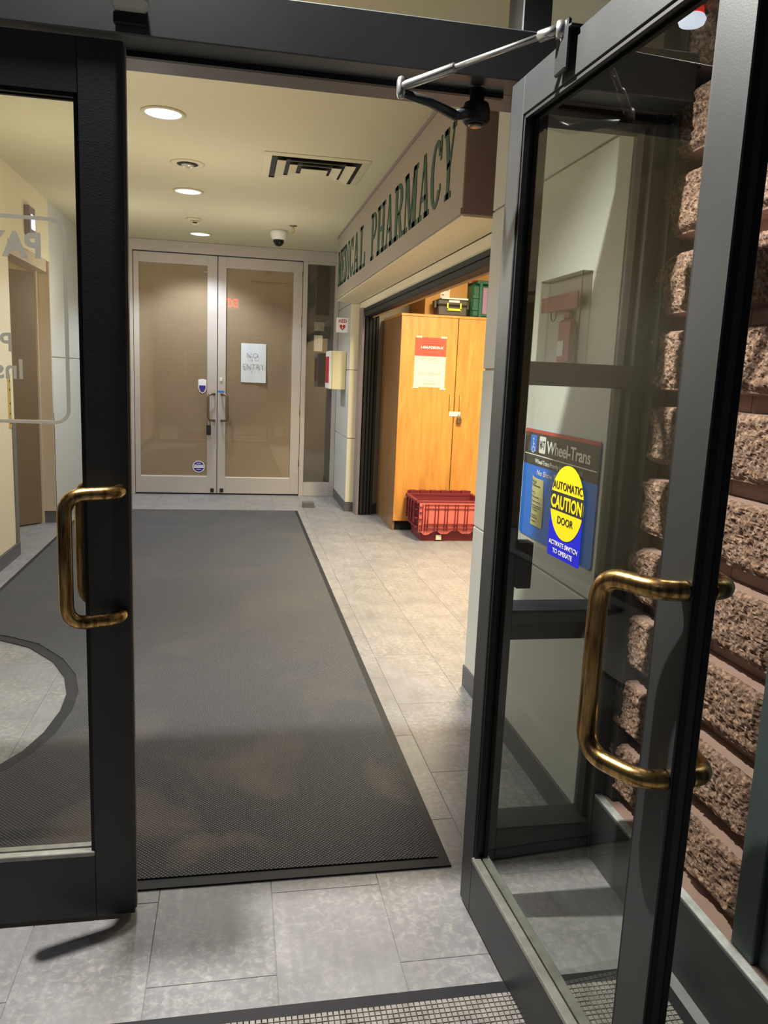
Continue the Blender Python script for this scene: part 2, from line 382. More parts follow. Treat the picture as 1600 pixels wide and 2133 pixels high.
# ------------------------------------------------------------------ floor with its tiles
fl = put('floor', B(-3.2, 3.6, -2.5, 9.45, -.06, -.0025), 'grout', label='grey stone-look tiled floor of the lobby and entrance', kind='structure', origin=(0, 0, 0))
bite = [(-1.475, 4.33), (-1.2, 4.2), (-1.03, 4.08), (-.868, 3.863), (-.775, 3.66), (-.725, 3.46), (-.715, 3.28), (-.735, 3.08), (-.775, 2.93), (-.834, 2.82), (-1.02, 2.66), (-1.25, 2.58), (-1.475, 2.55)]
def under_mat(x0, x1, y0, y1):
    if x0 > -1.40 and x1 < .63 and y0 > 2.12 and y1 < 8.1:
        cx, cyy = (x0 + x1) / 2, (y0 + y1) / 2
        return not (x0 < -.6 and 2.3 < y1 and y0 < 4.4)
    return False
TW, TL = .308, .616
tbm = MB(); tbm.box(-TW / 2 + .0007, TW / 2 - .0007, -TL / 2 + .0007, TL / 2 - .0007, -.006, 0, bev=.0008)
proto = None
ci = -10
while True:
    x0 = .112 + TW * ci; x1 = x0 + TW
    if x0 > 3.3: break
    if x0 > -3.0:
        off = 1.69 if ci % 2 else 1.69 - TL / 2
        for k in range(-2, 14):
            y0 = off + TL * k; y1 = y0 + TL
            if y0 < .4 or y0 > 9.3: continue
            if under_mat(x0, x1, y0, y1): continue
            if x1 < -1.75 and (y1 < 5.9 or y0 > 7.6): continue
            if x0 > 1.4 and (y1 < 3.2 or y0 > 8.2): continue
            if x0 > 1.9 and y0 > 7.2: continue
            if x0 > 2.5: continue
            if proto is None:
                proto = put('floor_tile', tbm, 'tile', fl, local=True); t = proto
            else:
                t = proto.copy(); C.objects.link(t)
            t.location = ((x0 + x1) / 2, (y0 + y1) / 2, 0)
    ci += 1

# ------------------------------------------------------------------ entrance mats
lm = thing('floor_mat', 'large charcoal ribbed entrance mat with black rubber border, inside the lobby', 'mat', (-.4, 5, 0))
outer = [(-1.475, 2.052), (.652, 2.052), (.652, 8.17), (-1.475, 8.17)] + bite
inner = []
mb = MB(); mb.prism(outer, lambda u, v, d: (u, v, d), .0003, .005); put('rubber_border', mb, 'rubber', lm)
bi = [(-1.445, 4.38), (-1.17, 4.25), (-.99, 4.12), (-.825, 3.89), (-.728, 3.68), (-.675, 3.47), (-.664, 3.28), (-.685, 3.06), (-.73, 2.90), (-.79, 2.78), (-1.0, 2.61), (-1.24, 2.53), (-1.445, 2.50)]
inn = [(-1.445, 2.095), (.622, 2.095), (.622, 8.14), (-1.445, 8.14)] + bi
mb = MB(); mb.prism(inn, lambda u, v, d: (u, v, d), .005, .009); put('carpet_field', mb, 'mat', lm)

om = thing('scraper_mat', 'dusty black rubber mat of square nubs, outside the open door', 'mat', (.1, 1.2, 0))
put('rubber_base', B(-1.0, 1.06, .55, 1.588, .0003, .004), 'nubbase', om)
mb = MB(); mb.box(-1.0, 1.06, 1.55, 1.588, .004, .0085, bev=.002); mb.box(1.03, 1.06, .55, 1.55, .004, .0085, bev=.002)
put('border_strip', mb, 'rubber', om)
bm = bmesh.new(); P_ = .0135
for i in range(150):
    for j in range(48):
        x = -.99 + P_ * i; y = 1.543 - P_ * j
        a, h = .0050 + .0006 * random.random(), .0115
        q = []
        for z_, s_ in ((.004, a + .0009), (h, a)):
            q.append([bm.verts.new((x + dx * s_, y + dy * s_, z_)) for dx, dy in ((-1, -1), (1, -1), (1, 1), (-1, 1))])
        bm.faces.new(q[1])
        for e in range(4): bm.faces.new((q[0][e], q[0][(e + 1) % 4], q[1][(e + 1) % 4], q[1][e]))
put_bm('rubber_nubs', bm, 'nub', om, kind='stuff')

# ------------------------------------------------------------------ ceilings
put('ceiling', B(-3.2, 3.5, 2.168, 9.45, 2.81, 2.95), 'ceiling', label='cream painted lobby ceiling', kind='structure')
put('ceiling_outside', B(-3.2, 3.5, -2.5, 2.05, 3.0, 3.1), 'mauve', label='canopy ceiling outside the entrance', kind='structure')

# ------------------------------------------------------------------ left wall, alcove and side door
wl = put('wall_left', B(-1.74, -1.61, 2.168, 6.16, 0, 2.81), 'beige', label='cream lobby wall on the left with a door alcove', kind='structure')
for z0, z1 in ((.1, 2.81),): put('wall_panel', B(-1.61, -1.60, 2.175, 6.165, z0, z1, bev=.002), 'yellow', wl)
put('wall_end', B(-1.74, -1.60, 6.165, 6.175, 0, 2.81), 'yellow', wl)
put('wall_core', B(-1.74, -1.61, 7.462, 9.25, 0, 2.81), 'beige', wl)
for z0, z1 in ((.1, 1.486), (1.494, 2.81)): put('wall_panel', B(-1.61, -1.60, 7.465, 9.25, z0, z1, bev=.002), 'white', wl)
put('lintel', B(-1.74, -1.60, 6.175, 7.462, 2.30, 2.81), 'yellow', wl)
for n_, a in (('guard_strip', (-1.606, -1.592, 6.10, 6.18, .1, 1.0)), ('guard_strip', (-1.68, -1.596, 7.454, 7.462, .11, 1.0))): put(n_, B(*a), 'guard', wl)
put('alcove_side', B(-3.1, -1.74, 6.05, 6.16, 0, 2.81), 'beige', wl)
put('alcove_side', B(-3.1, -1.74, 7.47, 7.58, 0, 2.81), 'beige', wl)
put('alcove_back', B(-3.2, -3.1, 6.0, 7.6, 0, 2.81), 'beige', wl)
put('baseboard_left', B(-1.60, -1.59, 2.17, 6.18, .0005, .1, bev=.002), 'baseb', label='dark grey vinyl base along the near cream wall', kind='structure')
mb = MB(); mb.box(-1.60, -1.59, 7.462, 9.25, .0005, .11); mb.box(-1.70, -1.59, 7.448, 7.462, .0005, .11)
put('baseboard_left', mb, 'baseb', label='dark grey vinyl base beyond the door alcove', kind='structure')
d5 = thing('door_5', 'brown side door standing ajar in a beige metal frame', 'door', (-1.73, 7.42, 0), math.atan2(-.183, -.162), kind='structure')
put('leaf', B(0, 1.08, -.022, .022, .01, 2.2, bev=.002), 'brown_door', d5, local=True)
mb = MB(); mb.box(-1.78, -1.70, 7.41, 7.462, 0, 2.30); mb.box(-1.745, -1.601, 7.435, 7.455, 0.11, 2.295)
put('door_jamb', mb, 'beige', d5)
mb = MB(); mb.box(-1.76, -1.62, 6.175, 7.43, 2.21, 2.30); put('door_head', mb, 'beige', d5)

# ------------------------------------------------------------------ right wall, pier, bulkhead, pharmacy room
wr = put('wall_right', B(1.10, 1.36, 2.168, 3.42, 0, 2.81), 'beige', label='pale panelled lobby wall on the right beside the sidelight', kind='structure')
zs = (.1, .779, .787, 1.492, 1.50, 2.166, 2.174, 2.805)
for i in range(0, 8, 2):
    put('wall_panel', B(1.09, 1.10, 2.17, 3.421, zs[i], zs[i + 1], bev=.0025), 'white', wr)
pier = put('wall_pier', B(1.17, 1.255, 8.2, 9.25, 0, 2.81), 'beige', label='narrow panelled pier between pharmacy opening and the far doors', kind='structure')
for i in range(0, 8, 2):
    put('wall_panel', B(1.16, 1.17, 8.19, 9.25, zs[i], zs[i + 1], bev=.002), 'white', pier)
    put('wall_panel', B(1.162, 1.252, 8.188, 8.2, zs[i], zs[i + 1], bev=.002), 'yellow', pier)
put('frame_strip', B(1.245, 1.275, 7.98, 8.19, 0, 2.12, bev=.003), 'mauve', pier)
mb = MB(); mb.box(1.155, 1.16, 8.186, 9.25, .0005, .1); mb.box(1.155, 1.256, 8.182, 8.188, .0005, .1)
put('baseboard_right', mb, 'baseb', label='dark vinyl base around the far pier', kind='structure')
put('baseboard_right', B(1.083, 1.09, 2.17, 3.426, .0005, .103, bev=.002), 'baseb', label='dark grey vinyl base along the near pale wall', kind='structure')
# pharmacy room shell
wp = put('wall_pharmacy', B(1.43, 3.4, 8.12, 8.25, 0, 2.81), 'beige', label='beige inner wall of the pharmacy behind the cupboard', kind='structure')
for i in range(0, 8, 2): put('wall_panel', B(1.43, 3.4, 8.11, 8.12, zs[i], zs[i + 1], bev=.002), 'sign_face', wp)
put('wall_segment', B(3.4, 3.5, 3.42, 8.25, 0, 2.81), 'beige', wp)
put('wall_segment', B(1.36, 3.5, 3.30, 3.42, 0, 2.81), 'beige', wp)
put('wall_segment', B(1.285, 1.36, 3.42, 8.12, 2.15, 2.81), 'beige', wp)
put('wall_base_strip', B(1.43, 3.4, 8.10, 8.11, .0005, .1), 'baseb', wp)
put('trim_1', B(1.25, 1.285, 3.42, 8.19, 2.105, 2.185, bev=.012), 'yellow', label='cream fascia under the pharmacy sign board', kind='structure')
tk = thing('trim_2', 'black folding door track and stacked panels at pharmacy opening', 'door track', (1.3, 6, 0), kind='structure')
mb = MB(); mb.box(1.255, 1.36, 3.42, 8.11, 2.075, 2.105); mb.box(1.262, 1.345, 3.42, 8.11, 2.03, 2.075, bev=.004); put('track', mb, 'black', tk)
put('track_liner', B(1.35, 1.358, 3.42, 8.1, 2.02, 2.035), 'card', tk)
for k in range(4):
    put('folded_panel', B(1.285 + .036 * k, 1.315 + .036 * k, 7.96 + .012 * k, 8.10, .004, 2.03, bev=.004), 'black', tk)
put('edge_strip', B(1.43, 1.442, 8.06, 8.11, .1, 2.1), 'sign_face', tk)

sb = thing('pharmacy_sign', 'long pale fascia board lettered MEDICAL PHARMACY in dark green serif capitals', 'sign', (1.12, 5.9, 2.185))
put('sign_board', B(1.0, 1.25, 3.6, 8.186, 2.187, 2.808, bev=.002), 'sign_face', sb)
put('end_panel', B(1.004, 1.25, 3.594, 3.6, 2.19, 2.806), 'mauve', sb)
put('soffit_strip', B(1.006, 1.248, 3.605, 8.18, 2.180, 2.187), 'yellow', sb)
put('top_reveal', B(.994, 1.0, 3.6, 8.18, 2.785, 2.808), 'mauve', sb)
mb = MB(); mb.box(.993, 1.0, 3.6, 8.18, 2.188, 2.215, bev=.002); put('bottom_lip', mb, 'sign_face', sb)

# hand-drawn slab serif capitals in a unit box (width 1, height 1)
T, s, h = .30, .085, 0.0
def R_(u0, u1, v0, v1): return [(u0, v0), (u1, v0), (u1, v1), (u0, v1)]
def serif(u, wdt, v, low=True): return R_(u - .08, u + wdt + .08, v, v + s)
def arcband(cx, cyy, ro, ri, ryo, ryi, a0, a1, n=12):
    q = []
    for i in range(n):
        t0, t1 = a0 + (a1 - a0) * i / n, a0 + (a1 - a0) * (i + 1) / n
        q.append([(cx + ro * math.cos(t0), cyy + ryo * math.sin(t0)), (cx + ro * math.cos(t1), cyy + ryo * math.sin(t1)), (cx + ri * math.cos(t1), cyy + ryi * math.sin(t1)), (cx + ri * math.cos(t0), cyy + ryi * math.sin(t0))])
    return q
def glyph(c):
    if c == 'I': return [R_(.32, .68, 0, 1), R_(.12, .88, 0, s), R_(.12, .88, 1 - s, 1)]
    if c == 'L': return [R_(.14, .42, 0, 1), R_(.02, .56, 1 - s, 1), R_(.02, .95, 0, s), R_(.85, .97, 0, .33)]
    if c == 'E': return [R_(.14, .42, 0, 1), R_(.02, .93, 0, s), R_(.02, .93, 1 - s, 1), R_(.82, .95, 0, .3), R_(.82, .93, .72, 1), R_(.42, .72, .46, .54), R_(.64, .74, .36, .64)]
    if c == 'H': return [R_(.1, .34, 0, 1), R_(.66, .9, 0, 1), R_(.0, .44, 0, s), R_(.56, 1, 0, s), R_(.0, .44, 1 - s, 1), R_(.56, 1, 1 - s, 1), R_(.34, .66, .45, .55)]
    if c == 'D': return [R_(.1, .38, 0, 1), R_(.0, .5, 0, s), R_(.0, .5, 1 - s, 1)] + arcband(.46, .5, .5, .24, .5, .5 - s, -PI / 2, PI / 2)
    if c == 'P': return [R_(.12, .38, 0, 1), R_(.0, .54, 0, s), R_(.0, .5, 1 - s, 1), R_(.38, .52, .43, .43 + s)] + arcband(.5, .715, .45, .2, .285, .285 - s, -PI / 2, PI / 2)
    if c == 'R': return [R_(.12, .38, 0, 1), R_(.0, .48, 0, s), R_(.0, .5, 1 - s, 1), R_(.38, .52, .43, .43 + s)] + arcband(.48, .715, .42, .18, .285, .285 - s, -PI / 2, PI / 2) + [[(.42, .47), (.66, .47), (.9, s), (.64, s)], R_(.64, 1.0, 0, s)]
    if c == 'C': return arcband(.52, .5, .5, .24, .5, .5 - s, .62, 2 * PI - .62, 18) + [R_(.84, .95, .66, 1.0), R_(.86, .95, .2, .32)]
    if c == 'A': return [[(.42, 1), (.60, 1), (.94, 0), (.66, 0)], [(.42, 1), (.52, 1), (.2, 0), (.1, 0)], R_(.25, .72, .28, .36), R_(.0, .36, 0, s), R_(.56, 1.03, 0, s)]
    if c == 'M': return [R_(.08, .16, 0, 1), R_(.70, .92, 0, 1), [(.06, 1), (.3, 1), (.56, .12), (.46, .0)], [(.70, 1), (.80, 1), (.56, .0), (.46, .0)], R_(.0, .3, 0, s), R_(.6, 1, 0, s), R_(.0, .3, 1 - s, 1), R_(.70, 1, 1 - s, 1)]
    if c == 'Y': return [R_(.38, .64, 0, .5), [(.06, 1), (.34, 1), (.64, .46), (.38, .4)], [(.84, 1), (.94, 1), (.64, .42), (.54, .5)], R_(.0, .42, 1 - s, 1), R_(.7, 1.02, 1 - s, 1), R_(.24, .78, 0, s)]
LET = (('M', 8.08, 7.83), ('E', 7.81, 7.64), ('D', 7.61, 7.41), ('I', 7.38, 7.28), ('C', 7.26, 7.05), ('A', 7.02, 6.73), ('L', 6.68, 6.38), ('P', 6.12, 5.87), ('H', 5.85, 5.54), ('A', 5.52, 5.26), ('R', 5.22, 4.93), ('M', 4.91, 4.55), ('A', 4.52, 4.26), ('C', 4.24, 4.01), ('Y', 3.98, 3.77))
for c, ya, yb in LET:
    mb = MB()
    for poly in glyph(c):
        mb.prism(poly, lambda u, v, d: (d, ya + (yb - ya) * u, 2.305 + .335 * v), .9965, 1.0005)
    put('letter', mb, 'green', sb)

# ------------------------------------------------------------------ far double doors (satin aluminium)
put('wall_back', B(-1.61, -1.17, 9.25, 9.35, 0, 2.81), 'white', label='short pale wall left of the far doors', kind='structure')
mb = MB(); mb.box(-1.17, 1.16, 9.2, 9.32, 2.69, 2.809, bev=.003); mb.box(-1.17, -1.12, 9.2, 9.32, 0, 2.69, bev=.003)
mb.box(.742, .795, 9.2, 9.32, 0, 2.69, bev=.003); mb.box(1.108, 1.158, 9.2, 9.32, 0, 2.69, bev=.003); mb.box(.795, 1.108, 9.2, 9.32, .001, .165, bev=.003); mb.box(.795, 1.108, 9.2, 9.32, 2.662, 2.69)
put('trim_3', mb, 'alu', label='satin aluminium frame around the far doors', kind='structure')
def leaf(nm, x0, x1, gx0, gx1, gz0, gz1, label):
    d = thing(nm, label, 'door', ((x0 + x1) / 2, 9.25, 0), kind='structure')
    mb = MB()
    mb.box(x0, gx0, 9.22, 9.265, .018, 2.68, bev=.002); mb.box(gx1, x1, 9.22, 9.265, .018, 2.68, bev=.002)
    mb.box(gx0, gx1, 9.221, 9.264, .018, gz0, bev=.001); mb.box(gx0, gx1, 9.221, 9.264, gz1, 2.68, bev=.001)
    put('door_frame', mb, 'alu', d)
    put('glass_pane', B(gx0, gx1, 9.2395, 9.2405, gz0, gz1), 'glass_back', d)
    put('bottom_bead', B(gx0, gx1, 9.221, 9.24, gz0, gz0 + .012), 'white_plastic', d)
    put('kraft_paper', B(gx0, gx1, 9.246, 9.249, gz0, gz1), 'paper_brown', d)
    return d
d3 = leaf('door_3', -1.116, -.212, -1.058, -.322, .205, 2.57, 'far aluminium door with shield sticker, glass papered brown')
d4 = leaf('door_4', -.204, .738, -.114, .633, .20, 2.56, 'far aluminium door with the NO ENTRY sheet, glass papered brown')
def small_pull(d, x, side):
    mb = MB(); r = .0135; p = []
    pts = [(x, 9.222, 1.165), (x, 9.165, 1.165), (x + side * .055, 9.14, 1.16), (x + side * .066, 9.138, 1.13), (x + side * .066, 9.138, .90), (x + side * .055, 9.14, .87), (x, 9.165, .865), (x, 9.222, .865)]
    mb.tube(pts, r, 12); put('door_handle', mb, 'steel', d)
small_pull(d3, -.24, -1); small_pull(d4, -.16, 1)
put('lock_cylinder', MB().lathe([(.02, 0), (.02, .014), (.014, .02)], (-.165, 9.222, 1.33), 'y').box(-.18, -.15, 9.205, 9.222, 1.31, 1.35, bev=.004), 'white_plastic', d4)
put('blue_tape', B(-.2, -.13, 9.2175, 9.22, 1.185, 1.205), 'blue', d4)
for z in (2.45, 1.95, .95, .35): put('hinge', MB().tube([(.741, 9.213, z), (.741, 9.213, z + .13)], .009, 10), 'steel', d4)
for dd, x in ((d3, -.262), (d4, -.155)): put('foot_bolt', B(x - .02, x + .02, 9.20, 9.222, .03, .075, bev=.004), 'black', dd)
w3 = thing('window_3', 'narrow far sidelight backed with dark brown paper', 'window', (.95, 9.25, .165), kind='structure')
put('glass_pane', B(.795, 1.108, 9.2395, 9.2405, .165, 2.662), 'glass_back', w3)
put('dark_backing', B(.795, 1.108, 9.262, 9.265, .165, 2.662), 'dark_paper', w3)
put('notice_sheet', B(.885, .985, 9.252, 9.254, 1.70, 1.88), 'cream_paper', w3)
put('notice_sheet', B(.885, 1.0, 9.252, 9.254, 1.93, 2.03), 'faint', w3)

ne = thing('no_entry_sheet', 'white paper sheet handwritten NO ENTRY taped to the far door glass', 'paper', (.198, 9.235, 1.31))
bm = bmesh.new(); N = 8; g = [[bm.verts.new((.056 + .282 * i / N, 9.2375 - (.006 * math.sin(i / N * PI * 2) ** 2 + (.02 * ((i / N) * (1 - j / N)) ** 3)), 1.31 + .44 * j / N)) for i in range(N + 1)] for j in range(N + 1)]
for j in range(N):
    for i in range(N): bm.faces.new((g[j][i], g[j][i + 1], g[j + 1][i + 1], g[j + 1][i])).smooth = True
put_bm('sheet', bm, 'paper', ne)
for tx, x, z, hh in (('NO', .115, 1.585, .062), ('ENTRY', .073, 1.455, .068)):
    put_bm('handwriting', text_bm(tx, hh, lambda u, v, d: (x + u, 9.216 + d, z + v), sx=.92 if tx == 'NO' else .86, bold=-.022, spacing=1.25 if tx == 'NO' else 1.0), 'pencil', ne)
sh = thing('shield_sticker', 'white and purple shield sticker beside the far door pull', 'sticker', (-.375, 9.238, 1.165))
shield = [(-.045, .155), (.0, .165), (.045, .155), (.045, .06), (.03, .02), (0, 0), (-.03, .02), (-.045, .06)]
put('shield', MB().prism(shield, lambda u, v, d: (-.375 + u, d, 1.165 + v), 9.2385, 9.2392), 'white_ink', sh)
low = [(-.036, .09), (.036, .09), (.036, .062), (.024, .026), (0, .01), (-.024, .026), (-.036, .062)]
put('lower_field', MB().prism(low, lambda u, v, d: (-.375 + u, d, 1.165 + v), 9.2372, 9.2384), 'navy', sh)
rs = thing('round_sticker', 'round blue and white sticker low on the far door glass', 'sticker', (-.415, 9.238, .26))
put('disc', MB().lathe([(.068, 0), (.068, .001)], (-.415, 9.2378, .325), 'y'), 'white_ink', rs)
put('blue_disc', MB().lathe([(.06, 0), (.06, .0006)], (-.415, 9.2370, .325), 'y'), 'navy', rs)
mb = MB(); mb.box(-.47, -.36, 9.2360, 9.2368, .335, .345); mb.box(-.47, -.36, 9.2360, 9.2368, .31, .328); mb.box(-.44, -.39, 9.2360, 9.2368, .36, .366); mb.box(-.44, -.39, 9.2360, 9.2368, .288, .294); put('white_bars', mb, 'white_ink', rs)
kb = thing('key_lockbox', 'small black key lockbox hanging from the far door pull', 'lockbox', (-.30, 9.14, .70))
put('body', B(-.325, -.275, 9.125, 9.155, .70, .815, bev=.006), 'black', kb)
put('shackle', MB().tube([(-.315, 9.14, .81), (-.315, 9.14, .87), (-.30, 9.14, .885), (-.285, 9.14, .87), (-.285, 9.14, .81)], .004, 8), 'steel', kb)
fb = thing('door_stop', 'small dark grey floor box beside the far door mullion', 'door stop', (.80, 8.45, 0))
mb = MB(); mb.prism([(.73, 8.375), (.85, 8.375), (.85, 8.5), (.73, 8.5)], lambda u, v, d: (u, v, d if v < 8.45 else d * 1.0), .001, .05); put('body', mb, 'baseb', fb)
put('top_plate', B(.735, .845, 8.38, 8.495, .05, .054, bev=.001), 'guard', fb)

# ------------------------------------------------------------------ ceiling fixtures
def downlight():
    r = thing('ceiling_downlight', 'x', 'ceiling light', (-.402, 4.716, 2.81), group='round recessed lobby downlights')
    put('trim_ring', MB().lathe([(.100, -.001), (.118, -.001), (.118, -.006), (.104, -.010), (.098, -.006), (.098, -.001)], (0, 0, 0), 'z', 36), 'ceiling', r, local=True)
    put('lit_lens', MB().lathe([(.097, -.004), (.097, -.0005)], (0, 0, 0), 'z', 36), 'glow', r, local=True)
    return r
dl = downlight(); dl['label'] = 'glowing ceiling downlight nearest the entrance door'
copy_tree(dl, (-.381, 6.636, 2.81), label='glowing ceiling downlight between speaker and smoke detector')
copy_tree(dl, (-.375, 8.62, 2.81), label='glowing ceiling downlight closest to the far doors')
sp_ = thing('ceiling_speaker', 'round unlit metal eyeball fixture in the ceiling between downlights', 'ceiling fixture', (-.335, 5.77, 2.81))
put('flange', MB().lathe([(.115, -.0005), (.115, -.004), (.09, -.008), (.072, -.006), (.07, -.001)], (-.335, 5.77, 2.81), 'z', 32), 'ceiling', sp_)
put('dark_recess', MB().lathe([(.07, -.006), (.07, -.0075)], (-.335, 5.77, 2.81), 'z', 32), 'black', sp_)
put('eyeball', MB().lathe([(.001, -.032), (.02, -.03), (.038, -.022), (.046, -.008)], (-.335, 5.77, 2.81), 'z', 28), 'alu', sp_)
sd = thing('smoke_detector', 'small cream smoke detector on the ceiling', 'smoke detector', (-.40, 7.79, 2.81))
put('base_plate', MB().lathe([(.065, -.0005), (.065, -.012), (.058, -.018)], (-.40, 7.79, 2.81), 'z', 28), 'ceiling', sd)
put('sensor_head', MB().lathe([(.034, -.018), (.034, -.045), (.02, -.055), (.001, -.056)], (-.385, 7.79, 2.81), 'z', 24), 'ceiling', sd)
put('sensor_slot', B(-.405, -.365, 7.752, 7.757, 2.762, 2.772), 'black', sd)
sk = thing('fire_sprinkler', 'small brass sprinkler head on the ceiling beside the dome camera', 'sprinkler', (.519, 7.76, 2.81))
put('escutcheon', MB().lathe([(.036, -.0005), (.036, -.004), (.01, -.012)], (.519, 7.76, 2.81), 'z', 20), 'steel', sk)
mb = MB(); mb.tube([(.519, 7.76, 2.80), (.519, 7.76, 2.765)], .006, 8); mb.tube([(.509, 7.76, 2.785), (.507, 7.76, 2.76), (.519, 7.76, 2.742)], .0025, 6); mb.tube([(.529, 7.76, 2.785), (.531, 7.76, 2.76), (.519, 7.76, 2.742)], .0025, 6)
mb.lathe([(.016, -.069), (.016, -.067)], (.519, 7.76, 2.81), 'z', 14); put('head', mb, 'brass', sk)
dc = thing('dome_camera', 'white dome security camera with smoked bubble on the ceiling', 'camera', (.40, 8.08, 2.81))
put('housing', MB().lathe([(.082, -.0005), (.082, -.03), (.07, -.075), (.058, -.09)], (.40, 8.08, 2.81), 'z', 32), 'white_plastic', dc)
put('smoked_bubble', MB().lathe([(.055, -.088), (.053, -.11), (.04, -.135), (.018, -.148), (.001, -.15)], (.40, 8.08, 2.81), 'z', 28), 'black_gloss', dc)
vt = thing('air_diffuser', 'square ceiling air vent of nested louvre frames', 'vent', (.505, 5.62, 2.81))
cx, cyy = .505, 5.62
put('dark_back', B(cx - .30, cx + .30, cyy - .30, cyy + .30, 2.8085, 2.8095), 'black', vt)
def sq_ring(a, za, b, zb, t=.003):
    bm = bmesh.new(); rr = []
    for hw, z in ((a, za), (b, zb), (b, zb + t), (a, za + t)):
        rr.append([bm.verts.new((cx + dx * hw, cyy + dy * hw, z)) for dx, dy in ((-1, -1), (1, -1), (1, 1), (-1, 1))])
    for i in range(4):
        for k in range(4):
            j = (i + 1) % 4; bm.faces.new((rr[i][k], rr[i][(k + 1) % 4], rr[j][(k + 1) % 4], rr[j][k]))
    return bm
put_bm('outer_frame', sq_ring(.343, 2.806, .292, 2.800, .003), 'ceiling', vt)
for a, b in ((.255, .195), (.170, .115)):
    bm = sq_ring(a, 2.784, b, 2.801, .002); put_bm('louvre_frame', bm, 'ceiling', vt)
put('centre_plate', B(cx - .088, cx + .088, cyy - .088, cyy + .088, 2.784, 2.787), 'ceiling', vt)
ex = thing('exit_sign', 'red lit EXIT sign above the entrance, seen reflected in the far door', 'exit sign', (-.1, 3.0, 2.57))
put('housing', B(-.26, .06, 2.965, 3.0, 2.57, 2.80, bev=.004), 'white_plastic', ex)
put_bm('letters', text_bm('EXIT', .155, lambda u, v, d: (.03 - u, 3.0 + d, 2.61 + v), depth=.003, sx=.62, bold=.03), 'redglow', ex)

# ------------------------------------------------------------------ AED cabinet and sign, left wall pieces
ac = thing('aed_cabinet', 'cream metal AED cabinet with red front slot on the far pier', 'cabinet', (1.08, 8.45, 1.28))
put('body', B(1.01, 1.158, 8.42, 8.80, 1.285, 1.69, bev=.005), 'cream_metal', ac)
put('front_panel', B(.978, 1.01, 8.425, 8.795, 1.285, 1.69, bev=.008), 'white_plastic', ac)
put('red_window', B(.974, .979, 8.46, 8.76, 1.35, 1.63), 'aed_red', ac)
ag = thing('aed_sign', 'white flag sign with red AED heart above the cream cabinet', 'sign', (1.1, 8.4, 1.88))
put('plate', B(1.034, 1.16, 8.395, 8.40, 1.882, 2.034, bev=.002), 'white_ink', ag)
put_bm('lettering', text_bm('AED', .034, lambda u, v, d: (1.056 + u, 8.3945 - d, 1.985 + v), sx=1.0, bold=.03), 'aed_red', ag)
heart = [(0, 0), (.022, .022), (.032, .04), (.028, .055), (.014, .058), (0, .046), (-.014, .058), (-.028, .055), (-.032, .04), (-.022, .022)]
put('heart', MB().prism([(1.1 + u, 1.905 + v) for u, v in heart], lambda u, v, d: (u, d, v), 8.3935, 8.3945), 'aed_red', ag)
bolt = [(.004, .045), (-.01, .024), (-.001, .024), (-.004, .008), (.011, .029), (.002, .029)]
put('bolt_mark', MB().prism([(1.1 + u, 1.905 + v) for u, v in bolt], lambda u, v, d: (u, d, v), 8.3925, 8.3934), 'white_ink', ag)
wf = thing('wall_fixture', 'grey wall-mounted fixture with small bright lens high above the alcove', 'wall light', (-1.58, 6.76, 2.42))
put('backplate', B(-1.600, -1.56, 6.66, 6.84, 2.40, 2.62, bev=.004), 'mauve', wf)
put('bright_lens', B(-1.56, -1.552, 6.70, 6.80, 2.45, 2.56, bev=.002), 'lens', wf)
ls = thing('latch_strip', 'narrow brass latch strip with dark screws on the near cream wall', 'latch strip', (-1.6, 6.06, .97))
put('strip', B(-1.60, -1.594, 6.03, 6.09, .965, 1.35, bev=.002), 'brass', ls)
for z in (1.0, 1.07, 1.14, 1.24, 1.30): put('screw', MB().lathe([(.008, 0), (.006, .002)], (-1.594, 6.06, z), 'x', 10).box(-1.594, -1.592, 6.052, 6.068, z - .004, z + .004), 'black', ls)

# ------------------------------------------------------------------ cupboard and what stands on it
cb = thing('storage_cupboard', 'tall golden oak double-door cupboard inside the pharmacy opening', 'cupboard', (2.02, 7.6, 0))
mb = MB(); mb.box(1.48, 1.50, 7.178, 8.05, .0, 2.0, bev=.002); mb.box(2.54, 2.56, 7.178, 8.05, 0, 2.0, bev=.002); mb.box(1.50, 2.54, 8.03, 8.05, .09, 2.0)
put('carcass', mb, 'wood_shaded', cb)
put('top_board', B(1.478, 2.562, 7.155, 8.05, 2.0, 2.022, bev=.002), 'wood', cb)
put('kick_board', B(1.50, 2.54, 7.20, 7.22, 0, .092), 'black', cb)
put('bottom_shelf', B(1.50, 2.54, 7.18, 8.03, .092, .11), 'wood_shaded', cb)
for x0, x1, hx in ((1.482, 2.017, 1.972), (2.023, 2.558, 2.068)):
    dd = put('door', B(x0, x1, 7.158, 7.178, .094, 1.998, bev=.002), 'wood', cb)
    put('handle', MB().tube([(hx, 7.158, 1.30), (hx, 7.138, 1.295), (hx, 7.128, 1.26), (hx, 7.128, 1.20), (hx, 7.138, 1.165), (hx, 7.158, 1.16)], .005, 10), 'brass', dd)
hp = thing('hasp_padlock', 'white hasp plate with small padlock across the cupboard doors', 'padlock', (2.02, 7.14, 1.05))
put('hasp_plate', B(1.975, 2.085, 7.150, 7.157, 1.10, 1.145, bev=.002), 'white_plastic', hp)
put('lock_body', B(2.045, 2.09, 7.118, 7.142, 1.035, 1.085, bev=.004), 'steel', hp)
put('shackle', MB().tube([(2.055, 7.13, 1.08), (2.055, 7.13, 1.115), (2.067, 7.13, 1.128), (2.08, 7.13, 1.115), (2.08, 7.13, 1.08)], .004, 8), 'silver', hp)
ps = thing('notice_poster', 'coral and cream notice sheet taped to the cupboard door', 'poster', (1.765, 7.157, 1.363))
put('lower_sheet', B(1.617, 1.913, 7.1555, 7.1575, 1.363, 1.645), 'cream_paper', ps)
